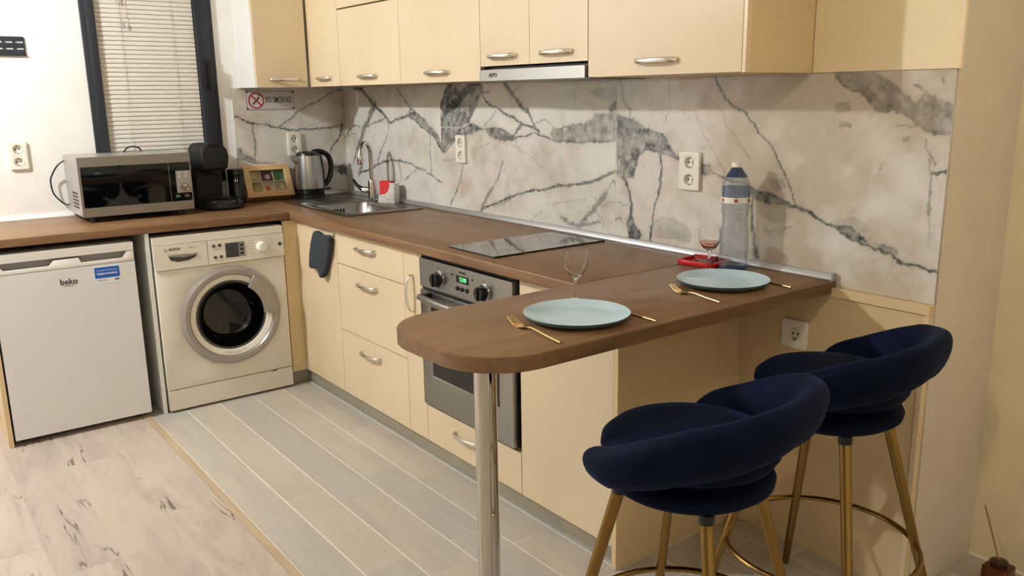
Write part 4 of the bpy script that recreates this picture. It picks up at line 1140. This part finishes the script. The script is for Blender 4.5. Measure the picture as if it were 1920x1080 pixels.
# ---- kettle
KX, KY = 0.100, -0.284
t = thing('kettle', 'steel electric kettle with black handle and base beside the tea box', 'kettle', (KX, KY, ZC))
mk('base', lathe([(0.080, ZC), (0.082, ZC + .006), (0.080, ZC + .022), (0.074, ZC + .026), (0.078, ZC + .028), (0.081, ZC + .056)], 40, (KX, KY, 0)), M['black'], t)
mk('body', lathe([(0.081, ZC + .0565), (0.0815, ZC + .075), (0.078, ZC + .14), (0.0715, ZC + .20), (0.0665, ZC + .236)], 48, (KX, KY, 0)), M['steel'], t)
mk('lid', lathe([(0.0665, ZC + .2365), (0.063, ZC + .247), (0.045, ZC + .256), (0, ZC + .259)], 40, (KX, KY, 0)), M['black'], t)
mk('spout', bev(prism([(KY - .058, ZC + .236), (KY - .094, ZC + .232), (KY - .086, ZC + .205), (KY - .066, ZC + .185)], 'x', KX - .022, KX + .022), 0.006, 2), M['steel'], t)
hp = smooth_path([(KX, KY + .03, ZC + .252), (KX + .002, KY + .072, ZC + .254), (KX + .003, KY + .118, ZC + .228), (KX + .003, KY + .134, ZC + .170), (KX + .003, KY + .120, ZC + .105), (KX + .002, KY + .084, ZC + .062)], 6)
mk('handle', tube(hp, 0.0155, 14, sq=0.75), M['black'], t)
mk('handle_strip', tube(smooth_path([(KX + .002, KY + .070, ZC + .236), (KX + .003, KY + .079, ZC + .15), (KX + .002, KY + .083, ZC + .07)], 6), 0.0105, 10), M['black'], t)
B('switch', KX - .01, KX + .012, KY + .098, KY + .122, ZC + .040, ZC + .048, M['black'], t, b=0.002)

# ---- sponge caddy, turned towards the room
cd = thing('sponge_caddy', 'marble patterned ceramic caddy by the tap holding a sponge', 'caddy', (0.640, -0.085, ZC + .0005), rz=math.radians(28))
ol2 = [(-.052, 0), (.050, 0), (.054, .108), (.024, .112), (.020, .085), (.008, .062), (-.012, .050), (-.048, .046)]
bm = bev(prism(ol2, 'y', -.024, -.018), 0.002); add = bev(prism([(-.052, 0), (.050, 0), (.054, .110), (-.046, .110)], 'y', .018, .024), 0.002)
tmp = bpy.data.meshes.new('tmp'); add.to_mesh(tmp); add.free(); bm.from_mesh(tmp); bpy.data.meshes.remove(tmp)
add_box(bm, -.050, .048, -.018, .018, 0, .006); add_box(bm, .047, .053, -.018, .018, .006, .106); add_box(bm, -.051, -.046, -.018, .018, .006, .046)
mk('holder', bm, M['caddy'], cd, local=True)
bm = bev(add_box(bmesh.new(), -.043, .022, -.016, .016, .0075, .118), 0.006, 3); bm.transform(W(cd))
tag(mk('sponge', bm, M['sponge']), 'red sponge standing in the marble patterned caddy', 'sponge')

# ---- oven mitt on a hook
t = thing('oven_mitt', 'dark charcoal oven mitt hanging on the corner cabinet door', 'oven mitt', (0.89, -0.60, 0.605))
ml = [(0.838, .806), (0.858, .824), (0.885, .826), (0.925, .812), (0.985, .818), (1.020, .817), (1.022, .795), (1.008, .743), (0.975, .690), (0.940, .622), (0.918, .606), (0.888, .606), (0.866, .618), (0.858, .640), (0.806, .636), (0.764, .634), (0.792, .700), (0.815, .760)]
bm = bev(prism(ml, 'y', -0.612, -0.585), 0.010, 4)
for v in bm.verts: v.co.y += 0.006 * math.sin(v.co.x * 60) * (0.83 - v.co.z) / 0.2
mk('mitt', bm, M['towel'], t, smooth=70)
mk('loop', tube(smooth_path([(1.008, -.598, .812), (1.016, -.600, .823), (1.024, -.600, .812), (1.018, -.600, .800)], 5), 0.0022, 6), M['towel'], t)
h = thing('hook', 'small metal stick-on hook above the oven mitt', 'hook', (1.014, YD, 0.80))
B('plate', 1.006, 1.024, YD - .003, YD - .0003, 0.795, 0.832, M['nickel'], h, b=0.001)
mk('peg', tube(smooth_path([(1.015, YD - .003, .806), (1.015, YD - .02, .806), (1.015, YD - .026, .816)], 4), 0.0025, 8), M['nickel'], h)

# ================================================================ WALL FITTINGS
def socket(label, a, z, wall, n=2, w=0.078, h=0.128, d0=0.008):
    """Round-pin wall socket; a is the position along the wall."""
    loc = (a, -d0, z) if wall == 'y' else (d0, a, z)
    t = thing('wall_socket', label, 'socket', loc, rz=0 if wall == 'y' else math.pi / 2, group='wall sockets')
    # local frame: x along wall, -y out of the wall
    holes = [circ(0, dz, 0.0205, 24) for dz in ([0.029, -0.029] if n == 2 else [0])]
    mk('plate', bev(prism(rrect(-w / 2, w / 2, -h / 2, h / 2, 0.006, 4), 'y', -0.013, -0.0002, holes=holes), 0.002), M['plastic_white'], t, local=True)
    for dz in ([0.029, -0.029] if n == 2 else [0]):
        ins = mk('socket_well', lathe([(0.0205, 0.0145), (0.0192, 0.0145), (0.0178, 0.0025), (0, 0.0025)], 24, (0, 0, dz), 'y', cap=False), M['plastic_white'], t, local=True)
        for sx in (-0.0085, 0.0085):
            mk('pin_hole', lathe([(0.0034, 0), (0.0034, 0.0005), (0, 0.0006)], 10, (sx, -0.0026, dz), 'y'), M['black_matt'], ins, local=True)
        for sz in (-0.0165, 0.0165):
            B('earth_clip', -0.003, 0.003, -0.0112, -0.003, dz + sz - 0.0012, dz + sz + 0.0012, M['steel_dark'], ins, b=0, local=True)
    return t
socket('white double wall socket left of the microwave on the white wall', -1.661, 1.188, 'x', d0=0.0)
socket('white double wall socket on the marble above the kettle', -0.320, 1.183, 'x')
socket('white double wall socket on the marble between the tap and hob', 1.233, 1.192, 'y')
socket('white double wall socket on the marble left of the water bottle', 2.638, 1.176, 'y', w=0.088)
socket('white single wall socket low on the cream panel behind the stools', 3.096, 0.704, 'y', n=1, w=0.088, h=0.088, d0=0.022)

# no smoking sign
SGY, SGZ = -0.437, 1.423
sg = thing('no_smoking_sign', 'small plate sign reading no smoking under the window wall cabinet', 'sign', (0.009, SGY, 1.371))
B('plate', 0.0082, 0.0100, -0.574, -0.300, 1.371, 1.475, M['sign'], sg, b=0.0005)
mk('border_line', prism([(-0.571, 1.374), (-0.303, 1.374), (-0.303, 1.472), (-0.571, 1.472)], 'x', 0.0100, 0.0104, holes=[[(-0.569, 1.376), (-0.305, 1.376), (-0.305, 1.470), (-0.569, 1.470)]]), M['text_dark'], sg, smooth=0)
for y in (-0.565, -0.309):
    for z in (1.380, 1.466): mk('screw', lathe([(0.005, 0), (0.004, 0.0015), (0, 0.002)], 12, (0.010, y, z), 'x'), M['text_dark'], sg)
RC = (-0.516, 1.423)
rg = mk('prohibition_ring', prism(circ(*RC, 0.043, 36), 'x', 0.0102, 0.0110, holes=[circ(*RC, 0.0365, 36)]), M['red_print'], sg, smooth=0)
dg = 0.038 * 0.7071; q = 0.0028
mk('prohibition_bar', prism([(RC[0] - dg - q, RC[1] + dg - q), (RC[0] - dg + q, RC[1] + dg + q), (RC[0] + dg + q, RC[1] - dg + q), (RC[0] + dg - q, RC[1] - dg - q)], 'x', 0.0106, 0.0111), M['red_print'], rg, smooth=0)
mk('cigarette', prism([(RC[0] - .022, RC[1] - .018), (RC[0] - .016, RC[1] - .023), (RC[0] + .020, RC[1] + .013), (RC[0] + .014, RC[1] + .019)], 'x', 0.0101, 0.0104), M['text_dark'], sg, smooth=0)
mk('smoke_curl', tube(smooth_path([(0.0103, RC[0] + .012, RC[1] + .020), (0.0103, RC[0] + .018, RC[1] + .027), (0.0103, RC[0] + .012, RC[1] + .031)], 4), 0.0012, 6), M['text_dark'], sg)
text('lettering', 'NO SMOKING', (0.0103, -0.392, 1.424), 0.046, '+x', M['text_dark'], sg, sx=0.46, space=1.14, bold=0.0005)

# wall bracket
tv = thing('wall_bracket', 'black slotted metal bracket screwed high on the white wall', 'bracket', (0.003, -1.72, 1.636))
slots = []
for y in (-1.590, -1.632, -1.674, -1.716, -1.758, -1.800):
    for z in (1.668, 1.697): slots.append(rrect(y - .019, y + .013, z - .004, z + .004, 0.0038, 4))
mk('plate', bev(prism([(-1.90, 1.640), (-1.572, 1.640), (-1.572, 1.717), (-1.576, 1.721), (-1.90, 1.721)], 'x', 0.0025, 0.0055, holes=slots), 0.0004), M['anthracite'], tv, smooth=0)
B('flange', 0.0005, 0.012, -1.90, -1.570, 1.636, 1.6395, M['anthracite'], tv, b=0.0005)
for y in (-1.86, -1.60): B('standoff', 0.0003, 0.0025, y - .01, y + .01, 1.675, 1.690, M['anthracite'], tv, b=0)

# ================================================================ ON THE BREAKFAST BAR
def plate(label, x, y, r):
    z = ZC
    o = mk('dinner_plate', lathe([(0, z + .0035), (0.62 * r, z + .0035), (0.80 * r, z + .007), (0.97 * r, z + .0185), (1.0 * r, z + .0200), (1.0 * r, z + .0175),
          (0.96 * r, z + .011), (0.80 * r, z + .0015), (0.62 * r, z), (0, z)], 72, (x, y, 0)), [M['plate'], M['plate_edge']], smooth=50)
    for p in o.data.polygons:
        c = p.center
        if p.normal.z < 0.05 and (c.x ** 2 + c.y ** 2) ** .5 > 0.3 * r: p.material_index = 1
    return tag(o, label, 'plate', 'pale blue plates on the breakfast bar')
plate('pale blue plate nearest the rounded end of the breakfast bar', 3.047, -0.882, 0.134)
plate('pale blue plate in front of the water bottle near the wall', 3.028, -0.300, 0.134)

def wine_glass(label, x, y, s=1.0):
    t = thing('wine_glass', label, 'glass', (x, y, ZC), group='small stemmed glasses')
    o = [(0.0, .0012), (0.030, .0012), (0.031, .003), (0.020, .005), (0.006, .010), (0.0042, .020), (0.004, .058), (0.008, .066), (0.022, .076), (0.0335, .096), (0.0355, .112), (0.033, .130), (0.0305, .141)]
    i = [(0.0295, .141), (0.032, .130), (0.0343, .112), (0.0322, .097), (0.020, .0785), (0.008, .071), (0, .069)]
    mk('glass', lathe([(r * s, ZC + h * s) for r, h in o + i], 40, (x, y, 0)), M['glass'], t, smooth=60)
    return t
wine_glass('empty stemmed glass behind the nearest plate', 2.900, -0.757)
wg = wine_glass('stemmed glass with a little rosé wine beside the water bottle', 2.872, -0.178)
mk('wine', lathe([(0, ZC + .0695), (0.0078, ZC + .0713), (0.0198, ZC + .0787), (0.0300, ZC + .0935), (0, ZC + .0935)], 32, (2.872, -0.178, 0)), M['wine'], wg)

# water bottle
BXc, BYc = 2.902, -0.098
t = thing('water_bottle', 'large clear plastic water bottle with blue neck standing by the wall', 'bottle', (BXc, BYc, ZC))
pr = [(0, .004), (0.030, .0), (0.042, .004), (0.045, .016), (0.045, .045), (0.0435, .049), (0.045, .053), (0.045, .075), (0.0435, .079), (0.0445, .083), (0.043, .115), (0.0395, .140), (0.0385, .155), (0.0405, .175), (0.043, .195), (0.0435, .215),
      (0.0435, .232), (0.0435, .258), (0.042, .272), (0.034, .292), (0.024, .305), (0.0155, .312), (0.0155, .322), (0, .322)]
pr2 = []
for (r0, h0), (r1, h1) in zip(pr, pr[1:]):
    n = max(1, int((h1 - h0) / 0.004)) if r0 > 0.03 and r1 > 0.03 else 1
    for k in range(n):
        h = h0 + (h1 - h0) * k / n
        pr2.append((r0 + (r1 - r0) * k / n + (0.0007 * math.sin(h * 420) if 0.02 < h < 0.205 else 0), h))
pr = pr2 + [pr[-1]]
mk('bottle_wall', lathe([(r, ZC + h) for r, h in pr], 48, (BXc, BYc, 0)), M['pet'], t, smooth=60)
lb = mk('label_band', lathe([(0.0437, ZC + .213), (0.0442, ZC + .213), (0.0442, ZC + .231), (0.0437, ZC + .231)], 48, (BXc, BYc, 0), close=True), M['plastic_white'], t)
for a in (-50, 10, -110):
    a = math.radians(a); st = []
    n = (math.cos(a), math.sin(a)); tt = (-math.sin(a), math.cos(a))
    bm = bmesh.new(); vs = []
    for k in range(10):
        rr = 0.0085 if k % 2 == 0 else 0.0036; b = math.pi / 2 + k * math.pi / 5
        u, v = rr * math.cos(b), rr * math.sin(b)
        vs.append(bm.verts.new((BXc + n[0] * .0446 + tt[0] * u, BYc + n[1] * .0446 + tt[1] * u, ZC + .222 + v)))
    f = bm.faces.new(vs); r = bmesh.ops.extrude_face_region(bm, geom=[f])
    bmesh.ops.translate(bm, verts=[g for g in r['geom'] if isinstance(g, bmesh.types.BMVert)], vec=(n[0] * .0004, n[1] * .0004, 0))
    mk('red_star', bm, M['red_print'], lb, smooth=0)
mk('blue_shoulder', lathe([(0.0342, ZC + .2925), (0.0346, ZC + .2925), (0.0245, ZC + .3056), (0.0163, ZC + .3125), (0.0163, ZC + .320), (0.0157, ZC + .320)], 40, (BXc, BYc, 0), close=True), M['pet_blue'], t)
mk('blue_sleeve', lathe([(0.0437, ZC + .2315), (0.0441, ZC + .2315), (0.0441, ZC + .262), (0.0437, ZC + .262)], 48, (BXc, BYc, 0), close=True), thin('tinted_sleeve', (196, 208, 224), 0.06, 0.2), t)
mk('blue_foot', lathe([(0.030, ZC + .0002), (0.0425, ZC + .0035), (0.0457, ZC + .014), (0.0452, ZC + .016), (0.0425, ZC + .0045)], 40, (BXc, BYc, 0), close=True), M['pet_blue'], t)
mk('cap', lathe([(0.0165, ZC + .3222), (0.0165, ZC + .335), (0.015, ZC + .337), (0, ZC + .337)], 28, (BXc, BYc, 0)), M['plastic_white'], t)

# red tray with a clear glass dish
t = thing('red_tray', 'red plastic tray lying by the wall behind the wine glass', 'tray', (2.785, -0.098, ZC), rz=math.radians(8))
o3 = rrect(-.075, .075, -.062, .062, .03, 6); i3 = rrect(-.063, .063, -.050, .050, .022, 6)
mk('rim', bev(prism(o3, 'z', 0.0, .016, holes=[i3]), 0.004, 3), M['red'], t, local=True)
mk('floor_plate', prism(rrect(-.0629, .0629, -.0499, .0499, .022, 6), 'z', 0.001, .005), M['red'], t, local=True)
gd = mk('glass_dish', lathe([(0, .0052), (0.026, .0052), (0.036, .014), (0.041, .028), (0.039, .028), (0.034, .016), (0.024, .0085), (0, .0085)], 32, (0, 0, 0)), M['glass'])
gd.location = (2.790, -0.098, ZC + .0054)
tag(gd, 'small clear glass dish sitting on the red tray', 'dish')

# cutlery
def fork(label, tip, end):
    tip, end = Vector(tip), Vector(end)
    d = (end - tip); Lg = d.length; ang = math.atan2(d.y, d.x)
    t = thing('fork', label, 'fork', (tip.x, tip.y, ZC), rz=ang, group='gold forks')
    k = Lg / 0.21
    hp = [(0.078 * k, 0, .008), (0.10 * k, 0, .010), (0.15 * k, 0, .0065), (0.21 * k, 0, .0035)]
    mk('handle', tube(smooth_path(hp, 5), [0.0026 + 0.0012 * (i / 15) for i in range(16)], 10, sq=0.8, ref=(0, 1, 0)), M['gold'], t, local=True)
    hd = [(0.034, -.0115), (0.050, -.0125), (0.062, -.0085), (0.072, -.003), (0.080, -.0026), (0.080, .0026), (0.072, .003), (0.062, .0085), (0.050, .0125), (0.034, .0115)]
    bm = prism([(x * k, y) for x, y in hd], 'z', 0, .0016)
    fz = lambda x: 0.0015 + 0.016 * max(0, (0.045 * k - x) / (0.045 * k)) ** 1.6 + 0.006 * max(0, (x - .05 * k) / (.03 * k))
    for v in bm.verts: v.co.z += fz(v.co.x)
    h = mk('head', bm, M['gold'], t, local=True)
    for y in (-.0098, -.0033, .0033, .0098):
        pts = [(x * k, y * (1 - 0.08 * (0.036 - x) / 0.036), fz(x * k) + .0008) for x in (0.036, 0.027, 0.018, 0.009, 0.0)]
        mk('tine', tube(pts, [0.0017, .0016, .0015, .0013, .0007], 8), M['gold'], h, local=True)
    return t
def knife(label, tip, end):
    tip, end = Vector(tip), Vector(end)
    d = (end - tip); ang = math.atan2(d.y, d.x); Lg = d.length
    t = thing('knife', label, 'knife', (tip.x, tip.y, ZC), rz=ang, group='gold knives')
    mk('blade', bev(prism([(0, .002), (.02, .0085), (.05, .0095), (0.5 * Lg, .008), (0.5 * Lg, -.004), (.01, -.004)], 'z', .0003, .002), 0.0004), M['gold'], t, local=True)
    mk('handle', tube([(0.49 * Lg, 0, .0032), (0.55 * Lg, 0, .0036), (0.8 * Lg, 0, .0038), (Lg, 0, .0036)], [.0028, .0034, .0040, .0038], 10, sq=0.75, ref=(0, 1, 0)), M['gold'], t, local=True)
    return t
fork('gold fork beside the plate at the rounded end', (2.968, -1.030, 0), (3.188, -1.052, 0))
fork('gold fork beside the plate near the wall', (2.985, -0.470, 0), (3.172, -0.486, 0))
knife('gold knife poking out past the nearer plate', (2.985, -0.748, 0), (3.196, -0.753, 0))
knife('gold knife poking out past the plate near the wall', (2.975, -0.172, 0), (3.188, -0.194, 0))

# ================================================================ BAR STOOLS
def make_stool(label):
    t = thing('bar_stool', label, 'bar stool', group='navy velvet bar stools')
    seat = [(0, .686), (0.150, .684), (0.178, .690), (0.190, .708), (0.188, .722), (0.170, .737), (0.12, .744), (0, .747)]
    mk('seat', lathe(seat, 56), M['velvet'], t, local=True, smooth=80)
    mk('seat_base', lathe([(0, .618), (0.120, .619), (0.160, .624), (0.178, .637), (0.181, .650), (0.174, .662), (0.152, .669), (0.140, .676), (0.150, .684), (0, .684)], 56), M['velvet'], t, local=True, smooth=80)
    ph = np.array([0, 25, 59, 75, 97, 112, 120]); 
    zc_ = [.812, .804, .781, .757, .722, .709, .706]; hh = [.056, .062, .060, .056, .047, .036, .026]; rr = [.226, .232, .244, .246, .236, .222, .210]
    bm = bmesh.new(); rings = []; NP, MS = 72, 24
    for i in range(NP + 1):
        s = -1 + 2 * i / NP
        # ease the sampling towards the rounded tips
        a = 122 * math.sin(s * math.pi / 2) if abs(s) > 0.0 else 0
        f = abs(a)
        z, h, r = np.interp(f, ph, zc_), np.interp(f, ph, hh), np.interp(f, ph, rr)
        e = min(1.0, max(0.02, (122.0 - f) / 14.0)); e = math.sqrt(1 - (1 - e) ** 2)
        th = 0.029 * e; h *= e
        ar = math.radians(a); er = Vector((math.cos(ar), math.sin(ar), 0))
        ring = []
        for k in range(MS):
            b = 2 * math.pi * k / MS
            cb, sb = math.cos(b), math.sin(b)
            u = math.copysign(abs(cb) ** 0.8, cb) * th; w = math.copysign(abs(sb) ** 0.8, sb) * h
            ring.append(bm.verts.new(er * (r + u + 0.30 * w + (0.006 * (1 - (w / h) ** 2) if u > 0 else 0)) + Vector((0, 0, z + w))))
        rings.append(ring)
    for a, b in zip(rings, rings[1:]):
        for k in range(MS): bm.faces.new((a[k], a[(k + 1) % MS], b[(k + 1) % MS], b[k]))
    bm.faces.new(rings[0]); bm.faces.new(rings[-1])
    mk('backrest', bm, M['velvet'], t, local=True, smooth=80)
    return t
def stool_frame(t, th):
    """Legs and foot ring; th is the legs' turn relative to the seat."""
    for i in range(4):
        a = th + i * math.pi / 2; c, s = math.cos(a), math.sin(a)
        P = lambda r, z: (r * c, r * s, z)
        k = mk('leg', tube([P(.152, .604), P(.249, .261), P(.327, .0)], [.0142, .0125, .0105], 16), M['brass'], t, local=True)
        mk('leg_socket', lathe([(0.0145, .600), (0.017, .604), (0.017, .624), (0, .626)], 16, (.150 * c, .150 * s, 0)), M['black'], k, local=True)
    mk('foot_ring', tube([(.249 * math.cos(q), .249 * math.sin(q), .261) for q in [2 * math.pi * j / 64 for j in range(64)]], 0.0075, 10, closed=True), M['brass'], t, local=True)
def place_stool(label, x, y, back_deg, leg_th):
    t = make_stool(label)
    stool_frame(t, leg_th - math.radians(back_deg))
    t.location = (x, y, 0); t.rotation_euler = (0, 0, math.radians(back_deg))
place_stool('navy velvet bar stool with brass legs nearest the rounded bar end', 3.466, -0.928, 8, 0.966)
place_stool('navy velvet bar stool with brass legs nearest the wall', 3.429, -0.352, 8, 0.847)

# ================================================================ REED DIFFUSER in the far corner
DX, DY = 3.655, 0.235
t = thing('reed_diffuser', 'small amber reed diffuser with one stick in the wall corner', 'diffuser', (DX, DY, 0))
mk('bottle', bev(prism(rrect(DX - .036, DX + .036, DY - .036, DY + .036, .01, 4), 'z', 0.0, .070), 0.006, 3), M['amber'], t)
mk('collar', lathe([(0.024, .0702), (0.024, .084), (0.018, .086), (0, .086)], 24, (DX, DY, 0)), M['dark_wood'], t)
mk('reed', tube([(DX, DY, .080), (DX - .052, DY - .012, .245)], 0.0022, 8), M['reed'], t)
